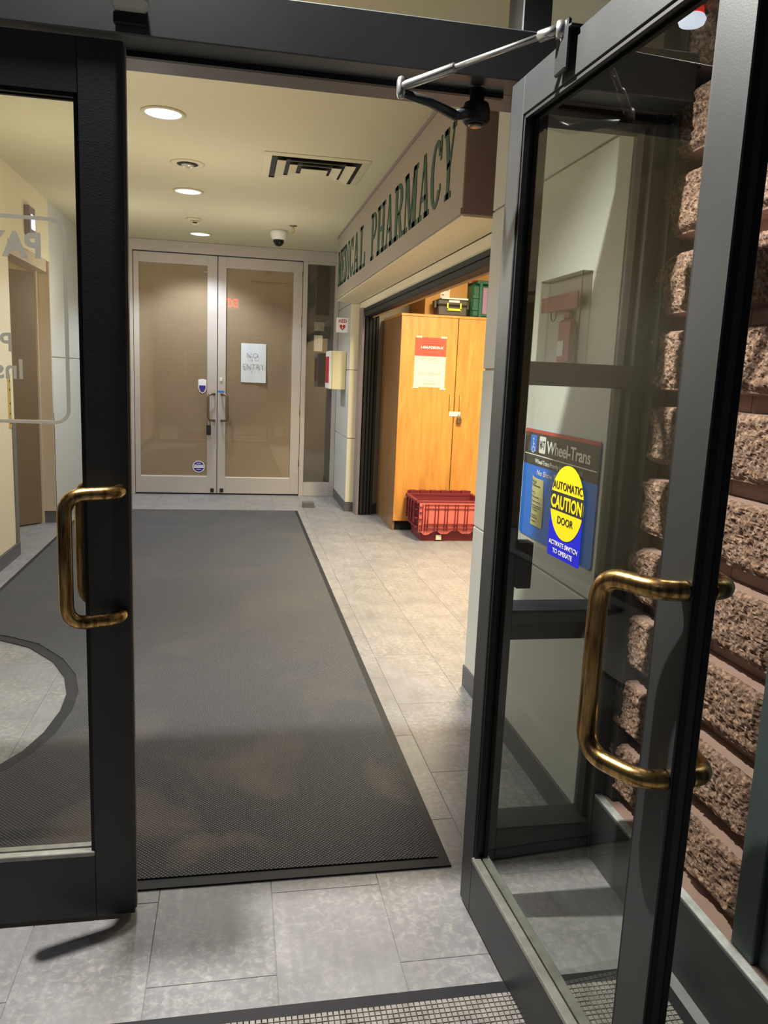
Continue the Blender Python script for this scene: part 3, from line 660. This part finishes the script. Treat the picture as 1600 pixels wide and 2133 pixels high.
put('red_header', B(1.617, 1.913, 7.1553, 7.1575, 1.645, 1.815), 'red_paper', ps)
for tx, z, hh, mm, sx in (('1-844-', 1.715, .022, 'white_ink', 1.15), ):
    put_bm('lettering', text_bm('1-844-POISON-X', hh, lambda u, v, d: (1.668 + u, 7.1548 - d, z + v), sx=.98, bold=.03), mm, ps)
mb = MB()
for z, a, b_ in ((1.79, .06, .14), (1.77, .04, .2), (1.75, .05, .18), (1.70, .07, .15), (1.665, .07, .13)): mb.box(1.765 - b_ / 2, 1.765 + b_ / 2, 7.1547, 7.1553, z, z + .004)
put('small_print', mb, 'aed_red', ps, kind='stuff')
mb = MB()
for z, b_ in ((1.622, .17), (1.608, .18), (1.49, .22), (1.478, .2), (1.42, .1), (1.395, .12), (1.388, .12)): mb.box(1.765 - b_ / 2, 1.765 + b_ / 2, 7.1549, 7.1555, z, z + .004)
put('small_print', mb, 'faint', ps, kind='stuff')
for x, z in ((1.625, 1.818), (1.86, 1.82), (1.61, 1.36), (1.87, 1.352)): put('tape_strip', B(x, x + .055, 7.1545, 7.1565, z - .008, z + .008), 'cream_paper', ps)

bx = thing('cardboard_box', 'large cardboard box on the cupboard behind the toolbox', 'box', (1.95, 7.6, 2.022))
put('carton', B(1.75, 2.16, 7.41, 8.02, 2.023, 2.375, bev=.004), 'card', bx)
put('flap_seam', B(1.75, 2.16, 7.70, 7.72, 2.375, 2.378), 'card_dark', bx)
put('shipping_label', B(1.895, 1.985, 7.4075, 7.4095, 2.17, 2.325), 'white_plastic', bx)
mb = MB()
for k in range(9): mb.box(1.905 + .008 * k, 1.909 + .008 * k, 7.4065, 7.4075, 2.265, 2.30)
mb.box(1.905, 1.93, 7.4065, 7.4075, 2.225, 2.232); mb.box(1.905, 1.975, 7.4065, 7.4075, 2.195, 2.203); put('label_print', mb, 'ink', bx, kind='stuff')
b2 = thing('cardboard_box', 'brown cardboard box with red strip behind the green tote', 'box', (2.4, 7.75, 2.022))
put('carton', B(2.23, 2.53, 7.62, 8.02, 2.023, 2.50, bev=.004), 'card', b2)
put('red_strip', B(2.26, 2.53, 7.616, 7.62, 2.36, 2.41), 'aed_red', b2)
tb = thing('toolbox', 'dark grey toolbox with yellow-green latch handle on the cupboard', 'toolbox', (1.97, 7.3, 2.022))
mb = MB(); mb.box(1.83, 2.11, 7.22, 7.39, 2.023, 2.115, bev=.01); put('body', mb, 'toolbox', tb)
mb = MB(); mb.box(1.822, 2.118, 7.212, 7.395, 2.118, 2.172, bev=.012); mb.box(1.80, 1.825, 7.25, 7.33, 2.09, 2.16, bev=.005); mb.box(2.113, 2.135, 7.25, 7.33, 2.09, 2.16, bev=.005); put('lid', mb, 'toolbox', tb)
mb = MB(); mb.box(1.91, 1.925, 7.2, 7.213, 2.075, 2.14, bev=.002); mb.box(2.035, 2.05, 7.2, 7.213, 2.075, 2.14, bev=.002); mb.box(1.91, 2.05, 7.2, 7.213, 2.07, 2.09, bev=.002); put('latch_handle', mb, 'lime', tb)
put('name_label', B(1.93, 2.03, 7.208, 7.213, 2.145, 2.165), 'white_plastic', tb)
ts = thing('folded_sheet', 'white folded sheet lying on top of the toolbox', 'paper', (1.98, 7.3, 2.172))
put('sheet_stack', B(1.86, 2.115, 7.215, 7.37, 2.173, 2.188, bev=.002), 'white_plastic', ts)
gt = thing('green_tote', 'green plastic tote standing on end on the cupboard', 'tote', (2.28, 7.35, 2.022))
mb = MB(); mb.box(2.16, 2.40, 7.26, 7.60, 2.023, 2.33, bev=.02); put('body', mb, 'tote', gt)
mb = MB(); mb.box(2.225, 2.255, 7.235, 7.26, 2.018 + .006, 2.345, bev=.004); mb.box(2.20, 2.44, 7.24, 7.61, 2.33, 2.362, bev=.006); mb.box(2.165, 2.225, 7.245, 7.262, 2.09, 2.12, bev=.003); mb.box(2.165, 2.225, 7.245, 7.262, 2.20, 2.23, bev=.003); put('rim_rib', mb, 'tote', gt)
put('purple_insert', B(2.265, 2.31, 7.25, 7.262, 2.06, 2.30, bev=.002), 'purple', gt)

cr = thing('lidded_crate', 'coral red lidded plastic crate on the floor before the cupboard', 'crate', (1.9, 6.85, 0))
bm = bmesh.new()                                     # tapered hollow tub
def ringv(x0, x1, y0, y1, z): return [bm.verts.new(p) for p in ((x0, y0, z), (x1, y0, z), (x1, y1, z), (x0, y1, z))]
r_ = [ringv(1.645, 2.18, 6.70, 7.06, .002), ringv(1.60, 2.225, 6.672, 7.10, .37), ringv(1.615, 2.21, 6.685, 7.085, .37), ringv(1.66, 2.165, 6.715, 7.045, .02)]
for i in range(3):
    for k in range(4): bm.faces.new((r_[i][k], r_[i][(k + 1) % 4], r_[i + 1][(k + 1) % 4], r_[i + 1][k]))
bm.faces.new(r_[0]); bm.faces.new(r_[3]); bmesh.ops.recalc_face_normals(bm, faces=bm.faces)
put_bm('tub', bm, 'crate_dark', cr)
mb = MB()
mb.box(1.585, 2.24, 6.655, 6.69, .345, .372, bev=.004); mb.box(1.585, 2.24, 7.08, 7.115, .345, .375, bev=.004); mb.box(1.585, 1.615, 6.66, 7.11, .345, .372, bev=.004); mb.box(2.21, 2.24, 6.66, 7.11, .345, .372, bev=.004)
for k in range(4): mb.box(1.578, 1.60 + .01 * k, 6.74 + .1 * k, 6.76 + .1 * k, .16, .345, bev=.003)
for z in (.12, .2, .28): mb.box(1.592, 1.64, 6.69, 7.08, z, z + .014, bev=.003)
for k in range(6): mb.box(1.62 + .1 * k, 1.68 + .1 * k, 7.085, 7.125, .372, .405, bev=.004)
mb.box(1.6, 2.22, 7.11, 7.125, .372, .40, bev=.003)
put('rim_ribs', mb, 'crate_dark', cr)
zig = [(1.612, .352), (2.222, .352), (2.222, .10), (2.12, .10), (2.09, .075), (2.02, .075), (1.98, .10), (1.92, .10), (1.88, .072), (1.82, .072), (1.78, .10), (1.73, .082), (1.70, .062), (1.665, .062), (1.64, .085), (1.612, .085)]
lid = put('lid_flap', MB().prism(zig, lambda u, v, d: (u, d + (.352 - v) * .05, v), 6.645, 6.653), 'crate', cr)
mb = MB()
for x in (1.64, 1.665, 1.69, 1.755, 1.785, 1.845, 1.87, 1.94, 1.965, 2.03, 2.055, 2.12, 2.15, 2.20): mb.box(x, x + .006, 6.636, 6.66, .10, .345, bev=.001)
for z in (.30, .335, .16, .12): mb.box(1.66, 2.21, 6.637, 6.66, z, z + .006, bev=.001)
for x in (1.615, ):
    for z in (.1, .14, .2, .26, .31): mb.box(x, x + .02, 6.634, 6.66, z, z + .014, bev=.002)
put('lid_ribs', mb, 'crate_dark', lid)
put('sticker', B(1.785, 1.835, 6.680, 6.694, .012, .058, bev=.002), 'cream_paper', cr)

# ------------------------------------------------------------------ entrance storefront (dark bronze aluminium)
# header, posts and transom
hd = put('trim_4', B(-1.5, 1.13, 1.942, 2.042, 2.163, 2.277, bev=.003), 'lit_header_frame', label='wide dark door header box over the entrance', kind='structure')
put('inner_frame', B(-1.5, 1.13, 2.042, 2.166, 2.163, 2.275, bev=.002), 'inner_frame', hd)
put('stop_strip', B(-1.5, .655, 2.030, 2.045, 2.150, 2.164), 'gasket', hd)
mb = MB(); mb.box(.722, .787, 2.05, 2.166, .0, 2.163, bev=.003); put('trim_5', mb, 'bronze_frame', label='dark aluminium post behind the open door', kind='structure')
put('strike_box', B(.785, .828, 2.03, 2.075, .872, 1.006, bev=.002), 'gasket', bpy.data.objects['trim_5'])
put('trim_6', B(1.09, 1.166, 2.05, 2.166, 0, 3.0, bev=.003).box(1.125, 1.166, 2.0, 2.05, .22, 3.0, bev=.002), 'bronze_frame', label='dark aluminium post against the block wall', kind='structure')
mb = MB(); mb.box(.70, .777, 2.05, 2.166, 2.277, 3.0, bev=.003); mb.box(-.66, -.60, 2.05, 2.166, 2.277, 3.0, bev=.003); mb.box(-1.5, 1.09, 2.05, 2.166, 2.9, 3.0, bev=.003)
put('trim_7', mb, 'bronze_frame', label='dark transom bars above the header', kind='structure')
put('window_2', B(-1.5, 1.09, 2.105, 2.111, 2.277, 2.9), 'glass', label='transom glass above the header', kind='structure')
w1 = thing('window_1', 'narrow sidelight window beside the open door, with cross rails', 'window', (.93, 2.1, 0), kind='structure')
for nm, z0, z1 in (('sill_rail', .003, .115), ('cross_rail', .712, .80), ('cross_rail', 1.442, 1.506)):
    put(nm, B(.787, 1.09, 2.052, 2.164, z0, z1, bev=.003), 'bronze_frame', w1)
put('ledge_strip', B(.787, 1.09, 2.044, 2.054, .765, .795, bev=.002), 'mullion', w1)
put('head_stop', B(.787, 1.09, 2.06, 2.16, 2.135, 2.163), 'gasket', w1)
for z0, z1 in ((.115, .712), (.80, 1.442), (1.506, 2.15)): put('glass_pane', B(.787, 1.09, 2.103, 2.109, z0, z1), 'glass', w1)
mb = MB(); mb.box(.787, .80, 2.085, 2.125, .115, 2.15); mb.box(1.077, 1.09, 2.085, 2.125, .115, 2.15); put('glazing_bead', mb, 'gasket', w1)
put('wall_filler', B(-1.9, -1.5, 2.0, 2.16, 0, 3.0), 'bronze_frame', hd)

# pull handle, in door coordinates: u along the door, n out of the face
def pull(mx, z1, z0, du, dn, nface, r=.0165):
    """mx mount u, du offset of the grip along u, dn standoff"""
    pts = []
    def seg(a, b, n): return [a + (b - a) * i / n for i in range(n + 1)]
    def corner(p, a, b, rad, n=6):
        a = (a - p).normalized(); b = (b - p).normalized(); s0 = p + a * rad; s1 = p + b * rad
        return [s0 * (1 - t) ** 2 + p * 2 * t * (1 - t) + s1 * t ** 2 for t in [i / n for i in range(n + 1)]]
    P0 = Vector((mx, nface, z1)); P1 = Vector((mx, nface + dn * .45, z1)); P2 = Vector((mx + du, nface + dn, z1)); P3 = Vector((mx + du, nface + dn, z0)); P4 = Vector((mx, nface + dn * .45, z0)); P5 = Vector((mx, nface, z0))
    pts = [P0] + corner(P1, P0, P2, abs(dn) * .4) + corner(P2, P1, P3, .048, 8) + corner(P3, P2, P4, .048, 8) + corner(P4, P3, P5, abs(dn) * .4) + [P5]
    mb = MB(); mb.tube(pts, r, 20)
    return mb

def ent_leaf(d, width, hs, ls, gz0, gz1, top, th=.045, flip=1):
    """door leaf in local coordinates: x from hinge edge, y thickness 0..th"""
    put('door_frame', MB().box(0, hs, 0, th, .012, top, bev=.002).box(width - ls, width, 0, th, .012, top, bev=.002).box(hs, width - ls, .0006, th - .0006, .012, gz0, bev=.001).box(hs, width - ls, .0006, th - .0006, gz1, top, bev=.001), 'bronze_frame', d, local=True)
    put('glass_pane', B(hs, width - ls, th / 2 - .0006, th / 2 + .0006, gz0, gz1), 'glass_door' if flip == 1 else 'glass', d, local=True)
    mb = MB()
    for y in (.0045, th - .0145):
        mb.box(hs, hs + .009, y, y + .01, gz0, gz1); mb.box(width - ls - .009, width - ls, y, y + .01, gz0, gz1); mb.box(hs, width - ls, y, y + .01, gz1 - .009, gz1)
    put('glazing_gasket', mb, 'gasket', d, local=True)
    mb = MB(); mb.box(hs, width - ls, -.002, th / 2 - .002, gz0, gz0 + .014, bev=.002); mb.box(hs, width - ls, th / 2 + .002, th + .002, gz0, gz0 + .014, bev=.002)
    put('bottom_bead', mb, 'bead', d, local=True)

# left leaf, closed: origin at free edge, x runs left
d1 = thing('door_1', 'closed dark glass entrance door with mirrored frosted lettering', 'door', (-.251, 1.99, 0), PI, kind='structure')
ent_leaf(d1, .90, .098, .098, .187, 2.035, 2.150, flip=0)
put('edge_strip', B(-.003, 0, .012, .033, .02, 2.145), 'inner_frame', d1, local=True)  # paler strip paints in lobby light along the leaf's free edge
for nf, dn, nm in ((.045, .078, 'door_handle'), (0.0, -.078, 'door_handle')):
    h_ = put(nm, pull(.022, 1.15, .842, .112, dn, nf), 'brassdark', d1, local=True)
# right leaf, open outwards: origin at hinge, x runs to the free edge
ANG = math.atan2(-.9986, .0535)
d2 = thing('door_2', 'open dark glass entrance door with bronze pulls and caution decal', 'door', (.636, 1.906, 0), ANG, kind='structure')
ent_leaf(d2, .870, .074, .086, .165, 2.052, 2.137)
mb = MB(); mb.box(.870, .872, .004, .014, .02, 2.13); mb.box(.870, .872, .030, .040, .02, 2.13); put('weather_strip', mb, 'gasket', d2, local=True)
for nf, dn, du in ((0.0, -.085, -.108), (.045, .070, -.155)): put('door_handle', pull(.855, 1.145, .832, du, dn, nf), 'brassdark', d2, local=True)

# decals on the left leaf: frosted outline and mirrored letters (read from inside)
fd = thing('frosted_decal', 'white rounded frosted outline and mirrored letters on closed door glass', 'decal', (-.6, 1.967, 1.3))
def band(path, wd, y0, y1, closed=False):
    bm = bmesh.new(); n = len(path); L = []; 
    for i, p in enumerate(path):
        a = Vector(path[(i - 1) % n] if (i or closed) else path[i]); b_ = Vector(path[(i + 1) % n] if (i < n - 1 or closed) else path[i])
        t = (b_ - a).normalized(); nn = Vector((-t.y, t.x)); p = Vector(p)
        L.append([bm.verts.new((q.x, yy, q.y)) for q in (p + nn * wd / 2, p - nn * wd / 2) for yy in (y0, y1)])
    for i in range(n if closed else n - 1):
        a, b_ = L[i], L[(i + 1) % n]
        bm.faces.new((a[0], a[2], b_[2], b_[0])); bm.faces.new((a[1], a[3], b_[3], b_[1])); bm.faces.new((a[0], a[1], b_[1], b_[0])); bm.faces.new((a[2], a[3], b_[3], b_[2]))
    bmesh.ops.recalc_face_normals(bm, faces=bm.faces)
    return bm
put_bm('rounded_outline', band(rrect(-1.0, -.388, 1.309, 1.768, .03, 7), .0085, 1.9665, 1.9672, True), 'frost', fd)
for tx, x, z, hh, sx, bd in (('PAY', -.437, 1.683, .054, .93, .04), ('Pa', -.506, 1.470, .043, .9, .02), ('Ins', -.484, 1.408, .046, .9, .02)):
    put_bm('mirrored_lettering', text_bm(tx, hh, lambda u, v, d: (x - u, 1.9667 + d, z + v), depth=.0005, sx=sx, bold=bd), 'frost', fd)

# caution decal on the open door (faces the lobby side, local y slightly < glass)
cd = thing('caution_decal', 'yellow oval CAUTION automatic door decal over blue panel on door glass', 'decal', (.636, 1.906, 0), ANG)
GY = .0195
def L_(u, v, d): return (u, GY - d, v)
put('blue_panel', MB().prism(rrect(.335, .481, 1.083, 1.19, .006), L_, 0, .0006), 'deep_blue', cd, local=True)
put('yellow_oval', MB().prism([(.408 + .0735 * math.cos(a), 1.204 + .079 * math.sin(a)) for a in [2 * PI * k / 40 for k in range(40)]], L_, .0006, .0012), 'yellow_print', cd, local=True)
put('black_band', MB().prism([(.3365, 1.184), (.4795, 1.184), (.4805, 1.2235), (.3355, 1.2235)], L_, .0012, .0016), 'ink', cd, local=True)
for tx, z, hh, sx, mm, bd in (('AUTOMATIC', 1.230, .0175, .95, 'ink', .0), ('CAUTION', 1.1895, .028, .80, 'yellow_print', .03), ('DOOR', 1.158, .0165, 1.05, 'ink', .0), ('ACTIVATE SWITCH', 1.109, .0100, 1.10, 'white_ink', .012), ('TO OPERATE', 1.0925, .0100, 1.10, 'white_ink', .012)):
    put_bm('lettering', text_bm(tx, hh, lambda u, v, d: L_(.408 + u, z + v, d + .0017), depth=.0004, sx=sx, align='CENTER', bold=bd), mm, cd, local=True)

# wheel-trans board on the right lobby wall
wt = thing('transit_sign', 'blue and charcoal Wheel-Trans board on the pale wall behind sidelight', 'sign', (1.088, 2.5, .88))
def W_(u, v, d): return (1.089 - d, 2.822 - u, .88 + v)
put('board', MB().prism(rrect(0, .63, 0, .40, .012), W_, 0, .004), 'blue', wt)
put('dark_header', MB().prism([(0, .27), (.63, .27), (.63, .388), (0, .388)], W_, .004, .005), 'sign_dark', wt)
put('red_stripe', MB().prism([(0, .388), (.63, .388), (.622, .40), (.0, .40)], W_, .004, .005), 'sign_red', wt)
put('white_rule', MB().prism([(.01, .306), (.618, .306), (.618, .3093), (.01, .3093)], W_, .005, .0055), 'white_ink', wt)
put('access_square', MB().prism(rrect(.060, .118, .319, .379, .005), W_, .005, .0055), 'blue', wt)
mb = MB()                                             # wheelchair symbol
for a, b_ in (((.062, .345), (.062, .322)), ((.062, .334), (.074, .334)), ((.062, .322), (.076, .322)), ((.076, .322), (.082, .308))):
    a_, b2_ = Vector(a), Vector(b_); t = (b2_ - a_).normalized(); nn = Vector((-t.y, t.x)) * .0016
    mb.prism([tuple(a_ + nn), tuple(b2_ + nn), tuple(b2_ - nn), tuple(a_ - nn)], lambda u, v, d: W_(u + .025, v + .0125, d), .0055, .006)
mb.prism(ring_pts(.062, .352, .0042, 10), lambda u, v, d: W_(u + .025, v + .0125, d), .0055, .006)
pr_ = [(.064 + .013 * math.cos(a), .314 + .013 * math.sin(a)) for a in [math.radians(130 + 20 * k) for k in range(12)]]
for k in range(11):
    a_, b2_ = pr_[k], pr_[k + 1]; c_ = (.064, .314)
    mb.prism([a_, b2_, (c_[0] + (b2_[0] - c_[0]) * .78, c_[1] + (b2_[1] - c_[1]) * .78), (c_[0] + (a_[0] - c_[0]) * .78, c_[1] + (a_[1] - c_[1]) * .78)], lambda u, v, d: W_(u + .025, v + .0125, d), .0055, .006)
put('wheelchair_symbol', mb, 'white_ink', wt)
put('white_square', MB().prism(rrect(.145, .203, .319, .379, .006), W_, .005, .0055), 'white_ink', wt)
put_bm('lettering', text_bm('W-T', .032, lambda u, v, d: W_(.150 + u, .333 + v, .0056 + d), width=.048, bold=.02, spacing=.9), 'ink', wt)
put_bm('lettering', text_bm('Wheel-Trans', .044, lambda u, v, d: W_(.218 + u, .325 + v, .0056 + d), width=.354, bold=.016, spacing=.95), 'white_ink', wt)
put_bm('lettering', text_bm('Wheel-Trans Priority Line', .0165, lambda u, v, d: W_(.118 + u, .279 + v, .0056 + d), width=.262, bold=.015), 'white_ink', wt)
put_bm('lettering', text_bm('311', .0165, lambda u, v, d: W_(.490 + u, .279 + v, .0056 + d), sx=.9, bold=.01), 'white_ink', wt)
put_bm('lettering', text_bm('No Show T', .020, lambda u, v, d: W_(.142 + u, .238 + v, .0056 + d), width=.172, bold=.01), 'white_ink', wt)
yn = thing('yellow_note', 'curled pale yellow notice taped over the blue board', 'notice', (1.08, 2.69, .95))
bm = bmesh.new(); N = 8
def yn_p(u, v): return (1.0825 - .012 * math.sin(u * PI) * (.3 + .7 * v), 2.712 - .004 * (1 - v) - .108 * u - .004 * math.sin(v * 5), .932 + .185 * v - .012 * u * v * v)
g = [[bm.verts.new(yn_p(i / N, j / N)) for i in range(N + 1)] for j in range(N + 1)]
for j in range(N):
    for i in range(N): bm.faces.new((g[j][i], g[j][i + 1], g[j + 1][i + 1], g[j + 1][i])).smooth = True
put_bm('sheet', bm, 'note', yn)
mb = MB()
for v, a, b_ in ((.93, .35, .65), (.84, .12, .85), (.7, .3, .55), (.6, .15, .8), (.5, .1, .85), (.42, .15, .9), (.38, .2, .85), (.34, .25, .7), (.22, .1, .6), (.17, .1, .7), (.1, .15, .6)):
    p, q = Vector(yn_p(a, v)), Vector(yn_p(b_, v)); mb.tube([p - Vector((.003, 0, 0)), (p + q) / 2 - Vector((.010 * (.3 + .7 * v), 0, 0)), q - Vector((.003, 0, 0))], .0012 if v < .8 else .002, 4)
put('printed_lines', mb, 'pencil', yn, kind='stuff')

# extinguisher in a clear cabinet on the same wall
fe = thing('extinguisher_cabinet', 'clear-fronted cabinet with small red extinguisher on the pale wall', 'fire extinguisher', (1.07, 2.55, 1.5))
mb = MB(); mb.box(1.058, 1.089, 2.36, 2.366, 1.50, 1.80); mb.box(1.058, 1.089, 2.70, 2.706, 1.50, 1.80); mb.box(1.058, 1.089, 2.36, 2.706, 1.50, 1.506); mb.box(1.058, 1.089, 2.36, 2.706, 1.794, 1.80)
put('clear_case', mb, 'acrylic', fe)
put('clear_front', B(1.055, 1.058, 2.36, 2.706, 1.50, 1.80), 'acrylic', fe)
put('red_band', B(1.062, 1.066, 2.40, 2.70, 1.69, 1.742), 'ext_red', fe)
mb = MB(); mb.box(1.066, 1.086, 2.44, 2.55, 1.515, 1.66, bev=.009); mb.box(1.07, 1.084, 2.47, 2.52, 1.66, 1.685, bev=.004); put('extinguisher_body', mb, 'ext_red', fe)
put('white_label', B(1.064, 1.0665, 2.49, 2.54, 1.54, 1.59), 'white_ink', fe)
put('pull_ring', MB().tube([(1.068, 2.60 + .022 * math.cos(a), 1.68 + .022 * math.sin(a)) for a in [2 * PI * k / 16 for k in range(17)]], .002, 6), 'steel', fe)

# ------------------------------------------------------------------ door closer arm
ca = thing('closer_arm', 'folding silver and dark closer arm joining the header to the open door', 'door closer', (.575, 2.0, 2.05))
hubp = Vector((.578, 2.0, 2.095)); bend = Vector((.508, 1.935, 2.068)); elb = Vector((.366, 1.893, 2.103)); shoe = Vector((.634, 1.612, 2.148))
mb = MB(); mb.lathe([(.018, .06), (.018, .028), (.03, .026), (.034, .012), (.034, -.014), (.026, -.022), (.001, -.023)], hubp, 'z', 24); put('spindle_hub', mb, 'gasket', ca)
put('hub_cap', MB().lathe([(.019, -.024), (.015, -.028), (.001, -.0285)], hubp, 'z', 20), 'steel', ca)
mb = MB(); mb.tube([hubp + Vector((-.02, -.02, 0)), bend], [.017, .011], 12); mb.tube([bend, bend + (elb - bend) * .5, elb + Vector((0, 0, -.012))], [.012, .011, .009], 12)
mb.lathe([(.001, -.012), (.010, -.008), (.0125, 0), (.010, .008), (.001, .012)], bend, 'z', 12)
put('main_arm', mb, 'darkarm', ca)
mb = MB(); mb.lathe([(.001, -.026), (.008, -.024), (.011, -.014), (.011, .012), (.008, .020), (.001, .024)], elb, 'z', 16); put('elbow_joint', mb, 'silver', ca)
dv = (shoe - elb); mb = MB(); mb.tube([elb, elb + dv * .02, elb + dv * .04, elb + dv * .36, elb + dv * .37], [.006, .009, .0105, .0105, .007], 14)
mb.tube([elb + dv * .36, shoe], .0062, 12); put('forearm_rod', mb, 'silver', ca)
mb = MB(); mb.lathe([(.001, -.02), (.012, -.016), (.014, 0), (.012, .012), (.001, .015)], shoe, 'z', 16); mb.tube([shoe, shoe + Vector((.01, 0, -.03))], .009, 10); mb.tube([shoe - dv.normalized() * .05, shoe], .011, 12); put('ball_joint', mb, 'silver', ca)
mb = MB(); mb.box(.633, .643, 1.585, 1.64, 2.065, 2.16, bev=.003); mb.box(.636, .69, 1.575, 1.65, 2.139, 2.146, bev=.002); put('door_shoe', mb, 'darkarm', ca)

# motion sensor on the header
ms = thing('motion_sensor', 'white motion sensor box on the dark header', 'sensor', (-.232, 1.92, 2.2))
put('body', B(-.272, -.193, 1.885, 1.942, 2.203, 2.27, bev=.01), 'white_plastic', ms)
put('shadow_strip', B(-.268, -.197, 1.925, 1.942, 2.178, 2.203, bev=.003), 'gasket', ms)  # black strip stands in for the shadow below the sensor body

# ------------------------------------------------------------------ outside block wall, kerb and mullion
wo = put('wall_outside', B(1.1975, 1.5, 1.42, 2.05, .0, 3.0), 'mortar', label='split-face brown block wall outside beside the open door', kind='structure')
def rock(y0, y1, z0, z1, seed):
    """block with a recessed smooth strip at its foot and a rough split face above"""
    bm = bmesh.new(); ny = int((y1 - y0) / .0038); nz = 38; ztop = z1 - .001; zb = z0 + .050
    prof = [(1.192, z0 + .001), (1.192, z0 + .041), (1.142, z0 + .046)]
    prof += [(None, zb + (ztop - .003 - zb) * k / nz) for k in range(nz + 1)]
    prof += [(1.140, ztop), (1.1925, ztop + .0008)]
    rows = []
    o3 = Vector((9, 9, 9))
    for x, z in prof:
        row = []
        for i in range(ny + 1):
            y = y0 + .001 + (y1 - y0 - .002) * i / ny
            if x is None:
                p = Vector((seed * 7.3, y, z))
                n1 = noise.noise(p * 14) * .009 + (.5 - abs(noise.noise(p * 45))) * .010 + (.4 - abs(noise.noise(p * 105 + o3))) * .007 + noise.noise(p * 230) * .002
                ed = max(0, min(i / 4, (ny - i) / 4, 1)); t = (z - zb) / (ztop - zb)
                ez = max(0, min(t * 12, (1 - t) * 14, 1))
                xx = 1.142 - .008 * ez * ed - n1 * 1.15 * (.25 + .75 * ez) * ed
                row.append(bm.verts.new((xx, y, z)))
            else:
                row.append(bm.verts.new((x + (noise.noise(Vector((seed, y * 60, z * 9))) * .003 if x < 1.16 else 0), y, z)))
        rows.append(row)
    for a in range(len(rows) - 1):
        for i in range(ny):
            f = bm.faces.new((rows[a][i], rows[a][i + 1], rows[a + 1][i + 1], rows[a + 1][i]))
            if a < 2 or a > len(rows) - 3: f.material_index = 1
    for i in (0, ny):
        ends = [r[i] for r in rows]; back = [bm.verts.new((1.198, v.co.y, v.co.z)) for v in ends]
        for a in range(len(ends) - 1): bm.faces.new((ends[a], ends[a + 1], back[a + 1], back[a]))
    bmesh.ops.recalc_face_normals(bm, faces=bm.faces)
    return bm
sd_ = 1
for k in range(14):
    z0 = .2 + .2 * k
    js = (1.42, 1.70, 2.05) if k % 2 else (1.42, 1.66, 2.05)
    if k == 13: z1 = 3.0
    for a in range(2):
        sd_ += 1
        blk = put_bm('stone_block', rock(js[a], js[a + 1], z0, z0 + .2, sd_ * 1.37), 'stone', wo); blk.data.materials.append(M['mortar'])
kb_ = put('trim_8', B(1.094, 1.172, .3, 2.05, .0, .205, bev=.003), 'kerb', label='dark clad kerb along the foot of the block wall', kind='structure')
put('ledge_strip', B(1.096, 1.119, .3, 2.05, .205, .213, bev=.002), 'kerb_top', kb_)
put('mortar_bed', B(1.119, 1.19, .3, 2.05, .205, .2105, bev=.001), 'mortar', kb_)
put('trim_9', MB().box(1.12, 1.20, 1.33, 1.405, .2115, 3.0, bev=.003).box(1.135, 1.20, 1.10, 1.33, .2115, 3.0, bev=.003).box(1.115, 1.20, 1.02, 1.10, .2115, 3.0, bev=.003), 'mullion', label='grey-green aluminium mullion at the outer end of block wall', kind='structure')
al = thing('alarm_lamp', 'small red and white alarm lamp high on the block wall', 'lamp', (1.12, 1.95, 2.35))
put('white_lens', MB().lathe([(.001, -.014), (.03, -.010), (.034, 0), (.03, .008)], (1.105, 1.95, 2.352), 'z', 24), 'lens', al)
put('red_cap', MB().lathe([(.028, .0), (.026, .016), (.014, .03), (.001, .034)], (1.105, 1.95, 2.362), 'z', 24), 'redlens', al)
put('wall_bracket', B(1.115, 1.14, 1.935, 1.965, 2.345, 2.375, bev=.003), 'gasket', al)
